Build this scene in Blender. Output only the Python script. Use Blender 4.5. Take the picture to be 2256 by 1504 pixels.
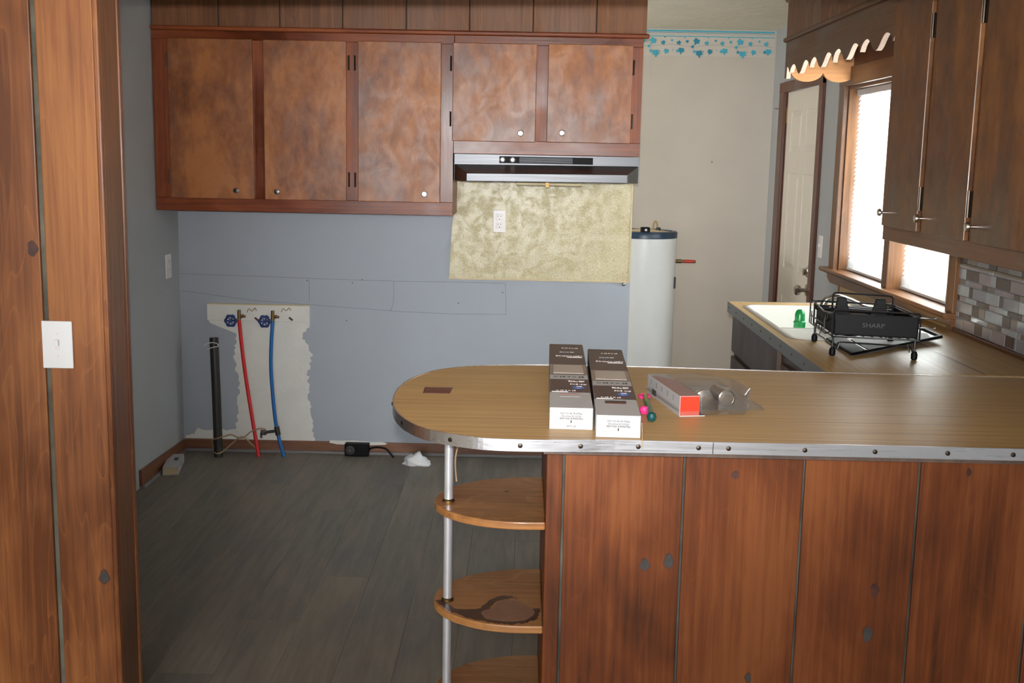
import bpy, bmesh, math, random
from mathutils import Vector, Matrix
random.seed(7)
S = bpy.context.scene
C = S.collection
for o in list(bpy.data.objects): bpy.data.objects.remove(o)

# ------------------------------------------------------------------ camera
cam = bpy.data.cameras.new('camera'); camo = bpy.data.objects.new('camera', cam); C.objects.link(camo)
RW = [[0.99974, 0.01233, 0.01925], [0.02098, -0.1607, -0.98678], [-0.00907, 0.98693, -0.16091]]
m = Matrix(((RW[0][0], -RW[1][0], -RW[2][0]), (RW[0][1], -RW[1][1], -RW[2][1]), (RW[0][2], -RW[1][2], -RW[2][2])))
camo.rotation_euler = m.to_euler(); camo.location = (0, 0, 1.55)
cam.sensor_width = 36; cam.lens = 2520 / 2256 * 36; cam.clip_start = .02; cam.clip_end = 100
S.camera = camo

# ------------------------------------------------------------------ world and lights
w = bpy.data.worlds.new('world'); S.world = w; w.use_nodes = True
bg = w.node_tree.nodes['Background']; bg.inputs['Color'].default_value = (.93, .97, 1, 1); bg.inputs['Strength'].default_value = 20.0
S.view_settings.view_transform = 'Standard'; S.view_settings.look = 'None'
S.view_settings.gamma = 1; S.view_settings.use_curve_mapping = False; S.view_settings.exposure = -0.5

def area(name, loc, target, sx, sy, power, col=(1, 1, 1), spread=None):
    l = bpy.data.lights.new(name, 'AREA'); l.shape = 'RECTANGLE'; l.size = sx; l.size_y = sy
    l.energy = power; l.color = col
    if spread: l.spread = spread
    o = bpy.data.objects.new(name, l); C.objects.link(o); o.location = loc
    o.rotation_euler = (Vector(target) - Vector(loc)).to_track_quat('-Z', 'Y').to_euler()
    return o
# camera flash, just above the lens
fl = bpy.data.lights.new('camera_flash', 'SPOT'); fl.energy = 640; fl.spot_size = math.radians(60); fl.spot_blend = 1
fl.shadow_soft_size = .018; fl.color = (1, .985, .95)
flo = bpy.data.objects.new('camera_flash', fl); C.objects.link(flo); flo.location = (-.01, .02, 1.607)
flo.rotation_euler = (math.radians(92), 0, math.radians(-1))
# added ambient fill from behind the photographer, source unseen
area('rear_ambient_fill', (-.9, -2.35, 1.45), (-.5, 2, 1.35), 3.4, 1.7, 74, (.95, .97, 1))
# daylight coming in by the kitchen window, then an added fill lamp in the utility room
area('kitchen_window_daylight', (1.66, 4.77, 1.46), (0, 4.6, 1.2), 1.35, .82, 36, (.96, .98, 1))
area('utility_room_fill', (-1.3, 6.55, 1.7), (1.2, 6.8, 1.5), .8, .8, 36, (1, .97, .92))

# ------------------------------------------------------------------ materials
def lin(c):
    return tuple((((v/255)+.055)/1.055)**2.4 if v/255 > .04045 else v/255/12.92 for v in c) + (1,)
def nmat(name):
    M = bpy.data.materials.new(name); M.use_nodes = True
    return M, M.node_tree, M.node_tree.nodes['Principled BSDF']
def setp(b, **k):
    for n, v in k.items(): b.inputs[n.replace('_', ' ')].default_value = v
def plain(name, rgb, rough=.5, metal=0, noise=.06, scale=12, bump=0, bscale=200, spec=.5, coat=0):
    M, t, b = nmat(name); N = t.nodes; L = t.links
    setp(b, Roughness=rough, Metallic=metal); b.inputs['Specular IOR Level'].default_value = spec
    if coat: b.inputs['Coat Weight'].default_value = coat; b.inputs['Coat Roughness'].default_value = .12
    tc = N.new('ShaderNodeTexCoord'); n = N.new('ShaderNodeTexNoise'); n.inputs['Scale'].default_value = scale; n.inputs['Detail'].default_value = 5
    L.new(tc.outputs['Object'], n.inputs['Vector'])
    mr = N.new('ShaderNodeMapRange'); mr.inputs['From Min'].default_value = .3; mr.inputs['From Max'].default_value = .7
    mr.inputs['To Min'].default_value = 1-noise; mr.inputs['To Max'].default_value = 1+noise
    L.new(n.outputs['Fac'], mr.inputs['Value'])
    mx = N.new('ShaderNodeVectorMath'); mx.operation = 'SCALE'; mx.inputs[0].default_value = lin(rgb)[:3]
    L.new(mr.outputs['Result'], mx.inputs['Scale']); L.new(mx.outputs['Vector'], b.inputs['Base Color'])
    if bump:
        n2 = N.new('ShaderNodeTexNoise'); n2.inputs['Scale'].default_value = bscale; n2.inputs['Detail'].default_value = 4
        L.new(tc.outputs['Object'], n2.inputs['Vector'])
        bp = N.new('ShaderNodeBump'); bp.inputs['Strength'].default_value = bump; bp.inputs['Distance'].default_value = .004
        L.new(n2.outputs['Fac'], bp.inputs['Height']); L.new(bp.outputs['Normal'], b.inputs['Normal'])
    return M
def wood(name, light, mid, dark, axis='z', grain=28, stretch=.07, rough=.38, blotch=.5, bscale=2.6, rings=.35, knots=0, lines=0, rvar=.12, spec=.5, smear=0, bump=.15):
    """stained timber: long grain, cathedral rings, blotchy stain, optional knots"""
    M, t, b = nmat(name); N = t.nodes; L = t.links
    tc = N.new('ShaderNodeTexCoord'); oi = N.new('ShaderNodeObjectInfo')
    rs = N.new('ShaderNodeVectorMath'); rs.operation = 'SCALE'; rs.inputs[0].default_value = (37, 53, 71); L.new(oi.outputs['Random'], rs.inputs['Scale'])
    ad = N.new('ShaderNodeVectorMath'); ad.operation = 'ADD'; L.new(tc.outputs['Object'], ad.inputs[0]); L.new(rs.outputs[0], ad.inputs[1])
    def mapped(s, st):
        mp = N.new('ShaderNodeMapping'); sc = [s, s, s]; sc['xyz'.index(axis)] = s*st; mp.inputs['Scale'].default_value = sc
        L.new(ad.outputs[0], mp.inputs['Vector']); return mp.outputs[0]
    g = N.new('ShaderNodeTexNoise'); g.inputs['Scale'].default_value = 1; g.inputs['Detail'].default_value = 6; g.inputs['Roughness'].default_value = .65; g.inputs['Distortion'].default_value = .3
    L.new(mapped(grain*3, stretch*.4), g.inputs['Vector'])
    rg = N.new('ShaderNodeTexNoise'); rg.inputs['Scale'].default_value = 1; rg.inputs['Detail'].default_value = 2; rg.inputs['Distortion'].default_value = .6
    L.new(mapped(6, stretch*2.6), rg.inputs['Vector'])
    ml = N.new('ShaderNodeMath'); ml.operation = 'MULTIPLY'; ml.inputs[1].default_value = 13; L.new(rg.outputs['Fac'], ml.inputs[0])
    fr = N.new('ShaderNodeMath'); fr.operation = 'FRACT'; L.new(ml.outputs[0], fr.inputs[0])
    pw = N.new('ShaderNodeMath'); pw.operation = 'POWER'; pw.inputs[1].default_value = 9; L.new(fr.outputs[0], pw.inputs[0])
    bl = N.new('ShaderNodeTexNoise'); bl.inputs['Scale'].default_value = 1; bl.inputs['Detail'].default_value = 4; bl.inputs['Roughness'].default_value = .6; bl.inputs['Distortion'].default_value = .5
    L.new(mapped(bscale, .45), bl.inputs['Vector'])
    s1 = N.new('ShaderNodeMath'); s1.operation = 'MULTIPLY_ADD'; s1.inputs[1].default_value = .55; L.new(g.outputs['Fac'], s1.inputs[0])
    s2 = N.new('ShaderNodeMath'); s2.operation = 'MULTIPLY'; s2.inputs[1].default_value = blotch*1.3; L.new(bl.outputs['Fac'], s2.inputs[0]); L.new(s2.outputs[0], s1.inputs[2])
    mr = N.new('ShaderNodeMapRange'); lo = .55*.5+blotch*1.3*.5
    mr.inputs['From Min'].default_value = lo-.16; mr.inputs['From Max'].default_value = lo+.16; L.new(s1.outputs[0], mr.inputs['Value'])
    cr = N.new('ShaderNodeValToRGB'); e = cr.color_ramp.elements; e[0].color = lin(dark); e[1].color = lin(light); k = e.new(.5); k.color = lin(mid)
    L.new(mr.outputs[0], cr.inputs['Fac']); col = cr.outputs['Color']
    def mix(fac_out, color, strength, cur):
        f = N.new('ShaderNodeMath'); f.operation = 'MULTIPLY'; f.inputs[1].default_value = strength; L.new(fac_out, f.inputs[0])
        x = N.new('ShaderNodeMix'); x.data_type = 'RGBA'; L.new(f.outputs[0], x.inputs['Factor']); L.new(cur, x.inputs['A']); x.inputs['B'].default_value = lin(color); return x.outputs['Result']
    if rings: col = mix(pw.outputs[0], tuple(min(255, int(v*1.12)) for v in light), rings, col)
    if lines:
        ln = N.new('ShaderNodeTexNoise'); ln.inputs['Scale'].default_value = 1; ln.inputs['Detail'].default_value = 3; L.new(mapped(90, .02), ln.inputs['Vector'])
        lr = N.new('ShaderNodeMapRange'); lr.inputs['From Min'].default_value = .55; lr.inputs['From Max'].default_value = .72; L.new(ln.outputs['Fac'], lr.inputs['Value'])
        col = mix(lr.outputs[0], dark, lines, col)
    if knots:
        v = N.new('ShaderNodeTexVoronoi'); v.inputs['Scale'].default_value = 1; L.new(mapped(knots, .6), v.inputs['Vector'])
        for a_, b_, c_, st in ((.13, .05, tuple(int(x*.62) for x in dark), .8), (.055, .045, (62, 58, 55), 1)):
            kr = N.new('ShaderNodeMapRange'); kr.inputs['From Min'].default_value = a_; kr.inputs['From Max'].default_value = b_; L.new(v.outputs['Distance'], kr.inputs['Value'])
            col = mix(kr.outputs[0], c_, st, col)
    L.new(col, b.inputs['Base Color']); b.inputs['Specular IOR Level'].default_value = spec
    rr = N.new('ShaderNodeMapRange'); rr.inputs['From Min'].default_value = .35; rr.inputs['From Max'].default_value = .65
    rr.inputs['To Min'].default_value = rough-rvar; rr.inputs['To Max'].default_value = rough+rvar; L.new(bl.outputs['Fac'], rr.inputs['Value']); L.new(rr.outputs[0], b.inputs['Roughness'])
    if smear:
        sm = N.new('ShaderNodeTexNoise'); sm.inputs['Scale'].default_value = 1; sm.inputs['Detail'].default_value = 7; sm.inputs['Roughness'].default_value = .7; sm.inputs['Distortion'].default_value = 1.2
        L.new(mapped(9, .8), sm.inputs['Vector'])
        r2 = N.new('ShaderNodeMapRange'); r2.inputs['From Min'].default_value = .42; r2.inputs['From Max'].default_value = .6; r2.inputs['To Min'].default_value = 0; r2.inputs['To Max'].default_value = smear
        L.new(sm.outputs['Fac'], r2.inputs['Value']); L.new(r2.outputs[0], b.inputs['Coat Weight']); b.inputs['Coat Roughness'].default_value = .4
    bp = N.new('ShaderNodeBump'); bp.inputs['Strength'].default_value = bump; bp.inputs['Distance'].default_value = .002
    L.new(g.outputs['Fac'], bp.inputs['Height']); L.new(bp.outputs['Normal'], b.inputs['Normal'])
    return M
def glassy(name, tint=(1, 1, 1), refl=.12, rough=.05, haze=0.):
    M, t, b = nmat(name); N = t.nodes; L = t.links; out = N['Material Output']
    tr = N.new('ShaderNodeBsdfTransparent'); tr.inputs['Color'].default_value = (*tint, 1)
    gl = N.new('ShaderNodeBsdfGlossy'); gl.inputs['Roughness'].default_value = rough
    lw = N.new('ShaderNodeLayerWeight'); lw.inputs['Blend'].default_value = .35
    mr = N.new('ShaderNodeMapRange'); mr.inputs['To Min'].default_value = refl*.5; mr.inputs['To Max'].default_value = min(1, refl*5); L.new(lw.outputs['Fresnel'], mr.inputs['Value'])
    mx = N.new('ShaderNodeMixShader'); L.new(mr.outputs[0], mx.inputs[0]); L.new(tr.outputs[0], mx.inputs[1]); L.new(gl.outputs[0], mx.inputs[2])
    last = mx
    if haze:
        df = N.new('ShaderNodeBsdfDiffuse'); df.inputs['Color'].default_value = (.75, .75, .77, 1)
        m2 = N.new('ShaderNodeMixShader'); m2.inputs[0].default_value = haze; L.new(mx.outputs[0], m2.inputs[1]); L.new(df.outputs[0], m2.inputs[2]); last = m2
    L.new(last.outputs[0], out.inputs['Surface']); return M
def metal(name, rgb, rough=.3, axis='x', brushed=.1):
    M, t, b = nmat(name); N = t.nodes; L = t.links; setp(b, Metallic=1.0, Roughness=rough)
    b.inputs['Base Color'].default_value = lin(rgb)
    tc = N.new('ShaderNodeTexCoord'); mp = N.new('ShaderNodeMapping'); sc = [300, 300, 300]; sc['xyz'.index(axis)] = 4; mp.inputs['Scale'].default_value = sc
    n = N.new('ShaderNodeTexNoise'); n.inputs['Scale'].default_value = 1; n.inputs['Detail'].default_value = 3; L.new(tc.outputs['Object'], mp.inputs['Vector']); L.new(mp.outputs[0], n.inputs['Vector'])
    mr = N.new('ShaderNodeMapRange'); mr.inputs['To Min'].default_value = max(.02, rough-brushed); mr.inputs['To Max'].default_value = rough+brushed
    L.new(n.outputs['Fac'], mr.inputs['Value']); L.new(mr.outputs[0], b.inputs['Roughness']); return M

PINE = wood('stained_pine_boards', (156, 100, 54), (132, 78, 40), (100, 56, 30), 'z', blotch=.8, rings=.26, knots=0, rough=.42, bscale=2.2, spec=.35)
JAMB = wood('dark_jamb_board', (146, 96, 58), (122, 76, 46), (84, 50, 30), 'z', blotch=.6, rings=.2, rough=.42, bscale=2.5, spec=.35)
PENW = wood('peninsula_pine_boards', (124, 70, 34), (102, 52, 23), (70, 36, 18), 'z', blotch=.85, rings=.12, knots=0, rough=.45, bscale=3, rvar=.05, spec=.25)
CABF = wood('cabinet_frame_wood', (150, 76, 32), (122, 56, 24), (88, 40, 20), 'x', blotch=.6, rings=.1, rough=.36, bscale=3, spec=.4)
CABS = wood('cabinet_stile_wood', (150, 76, 32), (122, 56, 24), (88, 40, 20), 'z', blotch=.6, rings=.1, rough=.36, bscale=3, spec=.4)
CABD = wood('cabinet_door_wood', (174, 106, 50), (146, 84, 40), (112, 62, 34), 'z', grain=7, stretch=1.3, blotch=.85, rings=.04, rough=.45, bscale=3.6, rvar=.08, smear=.6)
SOFW = wood('soffit_panel_wood', (146, 94, 58), (124, 78, 46), (94, 58, 34), 'z', blotch=.3, rings=.25, rough=.5)
RUPF = wood('right_cabinet_frame_wood', (124, 88, 60), (108, 72, 48), (84, 54, 36), 'y', blotch=.5, rings=.1, rough=.4, bscale=3.5)
RUPD = wood('right_cabinet_door_wood', (134, 88, 46), (106, 68, 38), (78, 52, 36), 'z', grain=7, stretch=1.3, blotch=.75, rings=.08, rough=.4, bscale=4, smear=.2)
VALW = wood('valance_plywood', (128, 92, 60), (112, 78, 54), (92, 66, 48), 'y', blotch=.5, rings=.1, rough=.5, bscale=3)
VALL = wood('valance_window_lit_plywood', (226, 168, 112), (214, 152, 100), (190, 126, 78), 'x', blotch=.3, rings=.1, rough=.5)  # window light on the return board is put into this paler colour
EDGE = plain('cut_plywood_edge', (232, 206, 186), .6, noise=.12, scale=60)
BASEW = wood('baseboard_wood', (136, 94, 68), (116, 76, 54), (92, 58, 42), 'x', blotch=.4, rings=.2, rough=.45)
BASEWY = wood('baseboard_side_wood', (138, 88, 56), (118, 72, 46), (92, 54, 34), 'y', blotch=.4, rings=.2, rough=.45)
WINW = wood('window_casing_wood', (138, 92, 50), (112, 72, 38), (84, 52, 28), 'z', blotch=.4, rings=.2, rough=.4)
WINH = wood('window_sill_wood', (134, 90, 52), (112, 72, 40), (86, 54, 30), 'y', blotch=.4, rings=.2, rough=.4)
DFRM = wood('door_frame_wood', (110, 64, 36), (90, 48, 28), (66, 34, 20), 'z', blotch=.4, rings=.1, rough=.4)
LAMX = wood('laminate_along_bar', (208, 172, 120), (188, 153, 103), (158, 124, 82), 'x', grain=40, stretch=.03, blotch=.1, rings=0, lines=.85, rough=.42, bump=.03, rvar=.02, bscale=6, spec=.35)
LAMY = wood('laminate_along_sink', (204, 170, 116), (186, 152, 100), (158, 126, 80), 'y', grain=40, stretch=.03, blotch=.1, rings=0, lines=.4, rough=.4, bump=.03, rvar=.02, bscale=6, spec=.35)
SHELF = wood('round_shelf_wood', (178, 126, 74), (154, 104, 60), (124, 82, 48), 'x', blotch=.45, rings=.3, knots=0, rough=.3, bscale=3)
VINYL = wood('grey_vinyl_plank', (134, 124, 112), (118, 110, 100), (100, 93, 86), 'y', grain=12, stretch=.2, blotch=.7, rings=.04, rough=.5, bscale=3, bump=.08, spec=.4)
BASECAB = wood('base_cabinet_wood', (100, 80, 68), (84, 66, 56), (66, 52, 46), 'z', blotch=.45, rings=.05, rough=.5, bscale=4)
BLUE = plain('pale_blue_wall_paint', (163, 169, 178), .6, noise=.03, scale=3, bump=.12, bscale=160)
GREYB = plain('grey_blue_wall_paint', (162, 164, 165), .6, noise=.03, scale=3, bump=.15, bscale=160)
BEIGE = plain('beige_wallpaper', (198, 190, 178), .7, noise=.03, scale=5, bump=.12, bscale=220)
CEIL = plain('textured_ceiling_plaster', (222, 216, 196), .8, noise=.05, scale=4, bump=.9, bscale=26)
CREAM = plain('dining_room_wall', (196, 186, 168), .7, noise=.03)
PLAST = plain('bare_white_plaster', (222, 220, 214), .75, noise=.05, scale=9, bump=.2, bscale=60)
WHITEP = plain('white_plastic', (222, 222, 224), .35, noise=.01)
OUTP = plain('beige_white_plate', (222, 214, 212), .3, noise=.01)
SLOT = plain('dark_slot', (40, 38, 38), .5, noise=.02)
BLK = plain('black_plastic', (15, 15, 17), .5, noise=.1, spec=.12)
BLKW = plain('black_coated_wire', (26, 26, 28), .3, noise=.05)
DKG = plain('charcoal_gap', (52, 50, 46), .7, noise=.35, scale=14)
GRN = plain('green_plastic', (14, 128, 62), .25, noise=.08)
PORC = plain('white_porcelain', (222, 222, 214), .2, noise=.01, coat=.4)
SEAM = plain('sink_seam_caulk', (128, 112, 92), .6, noise=.2, scale=40)
HEAT = plain('white_enamel', (226, 228, 226), .3, noise=.015)
NAVY = plain('navy_painted_rim', (38, 58, 80), .35, noise=.08)
BRS = metal('brass', (128, 104, 70), .45)
REDP = plain('red_pex_tube', (206, 30, 34), .4, noise=.03)
BLUP = plain('blue_pex_tube', (20, 96, 160), .4, noise=.03)
HWHL = plain('blue_handwheel', (40, 62, 116), .4, noise=.15, scale=60)
REDR = plain('red_tag', (196, 46, 34), .45)
ABS = plain('black_drain_pipe', (38, 37, 34), .45, noise=.2, scale=30)
CABLE = plain('tan_cable', (158, 132, 100), .6, noise=.1)
ALU = metal('aluminium_edging', (214, 214, 220), .3, 'x', .1)
ALUY = metal('dull_aluminium_edging', (150, 150, 146), .5, 'y', .1)
PIPE = plain('aluminium_pole', (206, 206, 212), .3, .6, noise=.05, scale=30)
STEEL = metal('brushed_steel_hood', (86, 87, 90), .38, 'x', .06)
CHR = metal('chrome', (214, 212, 208), .2, 'z', .0)
NICK = metal('satin_nickel', (190, 184, 176), .25, 'z', .0)
DKM = metal('dark_bronze_hinge', (70, 60, 52), .4, 'z', .05)
TILES = {'D': plain('dark_brown_stone_tile', (84, 68, 64), .35, noise=.2, scale=30), 'G': plain('grey_glass_tile', (138, 138, 146), .15, noise=.08, scale=20, coat=.4),
         'L': plain('pale_grey_glass_tile', (166, 170, 174), .15, noise=.06, scale=20, coat=.4), 'P': plain('pinkish_stone_tile', (152, 138, 140), .3, noise=.1, scale=25),
         'B': plain('taupe_stone_tile', (124, 110, 104), .3, noise=.15, scale=25)}
GROUT = plain('pale_grout', (176, 176, 178), .7)
DOORP = plain('cream_white_door_paint', (214, 206, 192), .4, noise=.015)
CARDW = plain('white_card', (176, 175, 177), .5, noise=.02)
CARDB = plain('brown_printed_card', (72, 56, 56), .35, noise=.05)
CARDG = plain('greyish_window_film', (134, 120, 112), .2, noise=.05)
SLATC = plain('beige_slats_in_window', (182, 170, 160), .35, noise=.05)
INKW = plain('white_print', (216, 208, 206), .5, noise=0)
INKG = plain('grey_print', (80, 80, 84), .5, noise=0)
INKK = plain('black_print', (30, 30, 32), .5, noise=0)
INKB = plain('blue_print', (52, 92, 160), .5, noise=0)
REDC = plain('red_printed_card', (240, 54, 30), .4, noise=.02)
REDD = plain('dull_red_printed_card', (176, 84, 72), .4, noise=.03)
PINK = plain('pink_rubber', (246, 60, 140), .4)
TEAL = plain('dark_teal_rubber', (14, 76, 76), .4)
PAPER = plain('white_paper', (206, 206, 204), .7, noise=.03)
CLEAR = glassy('clear_plastic', (.96, .96, .97), .07, .1, .02)
GLASS = glassy('window_glass', (.97, .99, .98), .06, .02)
TURQ = plain('turquoise_print', (70, 172, 196), .7, noise=.14, scale=60)
TURD = plain('deep_turquoise_print', (44, 138, 162), .7, noise=.14, scale=60)
BORD = plain('border_paper', (203, 196, 185), .7, noise=.02)
VINE = plain('grey_vine_print', (150, 164, 160), .7)
PENC = plain('pencil_line', (112, 116, 128), .7)
STAIN = plain('dark_water_stain', (66, 40, 26), .35, noise=.35, scale=40)
WORN = plain('worn_bare_shelf', (136, 98, 78), .45, noise=.12, scale=40)
SLOTW = wood('dark_wood_inlay', (128, 72, 56), (104, 54, 42), (66, 36, 30), 'x', blotch=.5, rings=.1, bscale=20)
TAPE = plain('yellowed_backing', (208, 190, 150), .6, noise=.1)
# speckled splashback panel with a greasy sheen
def splash():
    M, t, b = nmat('speckled_olive_laminate'); N = t.nodes; L = t.links
    tc = N.new('ShaderNodeTexCoord'); a = N.new('ShaderNodeTexNoise'); a.inputs['Scale'].default_value = 150; a.inputs['Detail'].default_value = 4; mp = N.new('ShaderNodeMapping'); mp.inputs['Scale'].default_value = (1, 1, 1.6)
    L.new(tc.outputs['Object'], mp.inputs[0]); L.new(mp.outputs[0], a.inputs['Vector'])
    c = N.new('ShaderNodeTexNoise'); c.inputs['Scale'].default_value = 5; c.inputs['Detail'].default_value = 5; L.new(tc.outputs['Object'], c.inputs['Vector'])
    ad = N.new('ShaderNodeMath'); ad.operation = 'MULTIPLY_ADD'; ad.inputs[1].default_value = 1.0; L.new(a.outputs['Fac'], ad.inputs[0]); cm = N.new('ShaderNodeMath'); cm.operation = 'MULTIPLY'; cm.inputs[1].default_value = .45; L.new(c.outputs['Fac'], cm.inputs[0]); L.new(cm.outputs[0], ad.inputs[2])
    r = N.new('ShaderNodeMapRange'); r.inputs['From Min'].default_value = .5; r.inputs['From Max'].default_value = .95; L.new(ad.outputs[0], r.inputs['Value'])
    cr = N.new('ShaderNodeValToRGB'); e = cr.color_ramp.elements; e[0].color = lin((168, 150, 104)); e[1].color = lin((212, 202, 164)); L.new(r.outputs[0], cr.inputs[0]); L.new(cr.outputs[0], b.inputs['Base Color'])
    s = N.new('ShaderNodeTexNoise'); s.inputs['Scale'].default_value = 17; s.inputs['Detail'].default_value = 8; s.inputs['Roughness'].default_value = .75; s.inputs['Distortion'].default_value = .4; L.new(tc.outputs['Object'], s.inputs['Vector'])
    q = N.new('ShaderNodeMapRange'); q.inputs['From Min'].default_value = .44; q.inputs['From Max'].default_value = .56; L.new(s.outputs['Fac'], q.inputs['Value']); L.new(q.outputs[0], b.inputs['Coat Weight'])
    b.inputs['Roughness'].default_value = .5; b.inputs['Coat Roughness'].default_value = .34; return M
SPLA = splash()
def blindmat():
    M, t, b = nmat('translucent_white_slat'); N = t.nodes; L = t.links
    tl = N.new('ShaderNodeBsdfTranslucent'); tl.inputs['Color'].default_value = (.9, .9, .88, 1); b.inputs['Base Color'].default_value = (.85, .85, .86, 1); b.inputs['Roughness'].default_value = .4
    mx = N.new('ShaderNodeMixShader'); mx.inputs[0].default_value = .5; L.new(b.outputs[0], mx.inputs[1]); L.new(tl.outputs[0], mx.inputs[2]); L.new(mx.outputs[0], N['Material Output'].inputs['Surface']); return M
SLAT = blindmat()
def toymat():
    M, t, b = nmat('olive_to_teal_clear_plastic'); N = t.nodes; L = t.links
    tc = N.new('ShaderNodeTexCoord'); sp = N.new('ShaderNodeSeparateXYZ'); L.new(tc.outputs['Generated'], sp.inputs[0]); cr = N.new('ShaderNodeValToRGB'); e = cr.color_ramp.elements
    e[0].color = lin((20, 100, 96)); e[1].color = lin((176, 140, 30)); k = e.new(.55); k.color = lin((84, 130, 70)); L.new(sp.outputs['Y'], cr.inputs[0]); L.new(cr.outputs[0], b.inputs['Base Color']); b.inputs['Roughness'].default_value = .2; return M
TOY = toymat()

# ------------------------------------------------------------------ mesh helpers
class B:
    def __init__(s): s.v = []; s.f = []; s.mi = []; s.m = 0
    def face(s, pts, idx=None):
        n = len(s.v); s.v += [tuple(p) for p in pts]; s.f.append(tuple(range(n, n+len(pts)))); s.mi.append(s.m); return s
    def hexa(s, p):            # 4 bottom, 4 top, both counter-clockwise seen from above
        n = len(s.v); s.v += [tuple(q) for q in p]
        for f in ((3, 2, 1, 0), (4, 5, 6, 7), (0, 1, 5, 4), (1, 2, 6, 5), (2, 3, 7, 6), (3, 0, 4, 7)): s.f.append(tuple(n+i for i in f)); s.mi.append(s.m)
        return s
    def box(s, x0, x1, y0, y1, z0, z1):
        return s.hexa([(x0, y0, z0), (x1, y0, z0), (x1, y1, z0), (x0, y1, z0), (x0, y0, z1), (x1, y0, z1), (x1, y1, z1), (x0, y1, z1)])
    def prism(s, out, a, b, axis='z', flip=False):   # outline in the two other axes
        def P(u, v, w): return {'z': (u, v, w), 'y': (u, w, v), 'x': (w, u, v)}[axis]
        n = len(s.v); k = len(out); s.v += [P(u, v, a) for u, v in out] + [P(u, v, b) for u, v in out]
        s.f.append(tuple(range(n+k-1, n-1, -1))); s.mi.append(s.m); s.f.append(tuple(range(n+k, n+2*k))); s.mi.append(s.m)
        for i in range(k): j = (i+1) % k; s.f.append((n+i, n+j, n+k+j, n+k+i)); s.mi.append(s.m)
        return s
    def tube(s, path, r, n=8, cap=True, closed=False):
        P = [Vector(p) for p in path]; base = len(s.v); K = len(P); up = None
        rr = r if isinstance(r, (list, tuple)) else [r]*K
        for i, p in enumerate(P):
            a = P[(i-1) % K] if (i or closed) else P[i]; b = P[(i+1) % K] if (i < K-1 or closed) else P[i]
            d = (b-a).normalized()
            if up is None: up = d.orthogonal().normalized()
            up = (up - d*up.dot(d)); up = up.normalized() if up.length > 1e-6 else d.orthogonal().normalized(); q = d.cross(up)
            for k in range(n): t = 2*math.pi*k/n; s.v.append(tuple(p+(up*math.cos(t)+q*math.sin(t))*rr[i]))
        for i in range(K if closed else K-1):
            j = (i+1) % K
            for k in range(n): l = (k+1) % n; s.f.append((base+i*n+k, base+i*n+l, base+j*n+l, base+j*n+k)); s.mi.append(s.m)
        if cap and not closed:
            s.f.append(tuple(base+k for k in range(n-1, -1, -1))); s.mi.append(s.m); s.f.append(tuple(base+(K-1)*n+k for k in range(n))); s.mi.append(s.m)
        return s
    def lathe(s, prof, o=(0, 0, 0), ax=(0, 0, 1), n=16):  # prof: (radius, height)
        ax = Vector(ax).normalized(); u = ax.orthogonal().normalized(); q = ax.cross(u); o = Vector(o); base = len(s.v)
        for r, h in prof:
            for k in range(n): t = 2*math.pi*k/n; s.v.append(tuple(o+ax*h+(u*math.cos(t)+q*math.sin(t))*max(r, 1e-5)))
        for i in range(len(prof)-1):
            for k in range(n): l = (k+1) % n; s.f.append((base+i*n+k, base+i*n+l, base+(i+1)*n+l, base+(i+1)*n+k)); s.mi.append(s.m)
        s.f.append(tuple(base+k for k in range(n-1, -1, -1))); s.mi.append(s.m)
        s.f.append(tuple(base+(len(prof)-1)*n+k for k in range(n))); s.mi.append(s.m); return s
def obj(name, b, mats, parent=None, off=None, bevel=0, smooth=False, loc=None, seg=2):
    """one mesh object; vertices are in world metres unless off/loc say otherwise"""
    if off is None: off = root_loc(parent) if parent else (0, 0, 0)
    me = bpy.data.meshes.new(name); me.from_pydata([(x-off[0], y-off[1], z-off[2]) for x, y, z in b.v], [], b.f)
    ms = mats if isinstance(mats, (list, tuple)) else [mats]
    for M in ms: me.materials.append(M)
    for p, i in zip(me.polygons, b.mi): p.material_index = i; p.use_smooth = smooth
    bm = bmesh.new(); bm.from_mesh(me); bmesh.ops.recalc_face_normals(bm, faces=bm.faces); bm.to_mesh(me); bm.free()
    if smooth:
        try: me.set_sharp_from_angle(angle=math.radians(38))
        except Exception: pass
    o = bpy.data.objects.new(name, me); C.objects.link(o)
    if parent: o.parent = parent
    if loc: o.location = loc
    if bevel:
        md = o.modifiers.new('bevel', 'BEVEL'); md.width = bevel; md.segments = seg; md.limit_method = 'ANGLE'; md.angle_limit = math.radians(40)
    return o
def root_loc(o):
    v = Vector((0, 0, 0))
    while o: v += o.location; o = o.parent
    return v
def tag(o, label, cat=None, group=None, kind=None):
    o['label'] = label
    if cat: o['category'] = cat
    if group: o['group'] = group
    if kind: o['kind'] = kind
    return o
def thing(name, label, cat, loc=(0, 0, 0), rz=0, group=None):
    o = bpy.data.objects.new(name, None); C.objects.link(o); o.location = loc; o.rotation_euler = (0, 0, rz); o.empty_display_size = .05
    return tag(o, label, cat, group)
def struct(name, b, mats, label=None, **k):
    o = obj(name, b, mats, **k); o['kind'] = 'structure'
    if label: o['label'] = label
    return o
def bx(*a): return B().box(*a)
def text(body, size, mat, parent, M4, depth=.0004, name='lettering', sx=1.0):
    cu = bpy.data.curves.new('t', 'FONT'); cu.body = body; cu.size = size; cu.extrude = depth; cu.align_x = 'CENTER'; cu.align_y = 'CENTER'; cu.resolution_u = 2
    o = bpy.data.objects.new('t', cu); C.objects.link(o)
    me = bpy.data.meshes.new_from_object(o); bpy.data.objects.remove(o)
    me.transform(Matrix.Diagonal((sx, 1, 1, 1))); me.transform(M4); me.materials.clear(); me.materials.append(mat)
    n = bpy.data.objects.new(name, me); C.objects.link(n); n.parent = parent; return n
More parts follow.
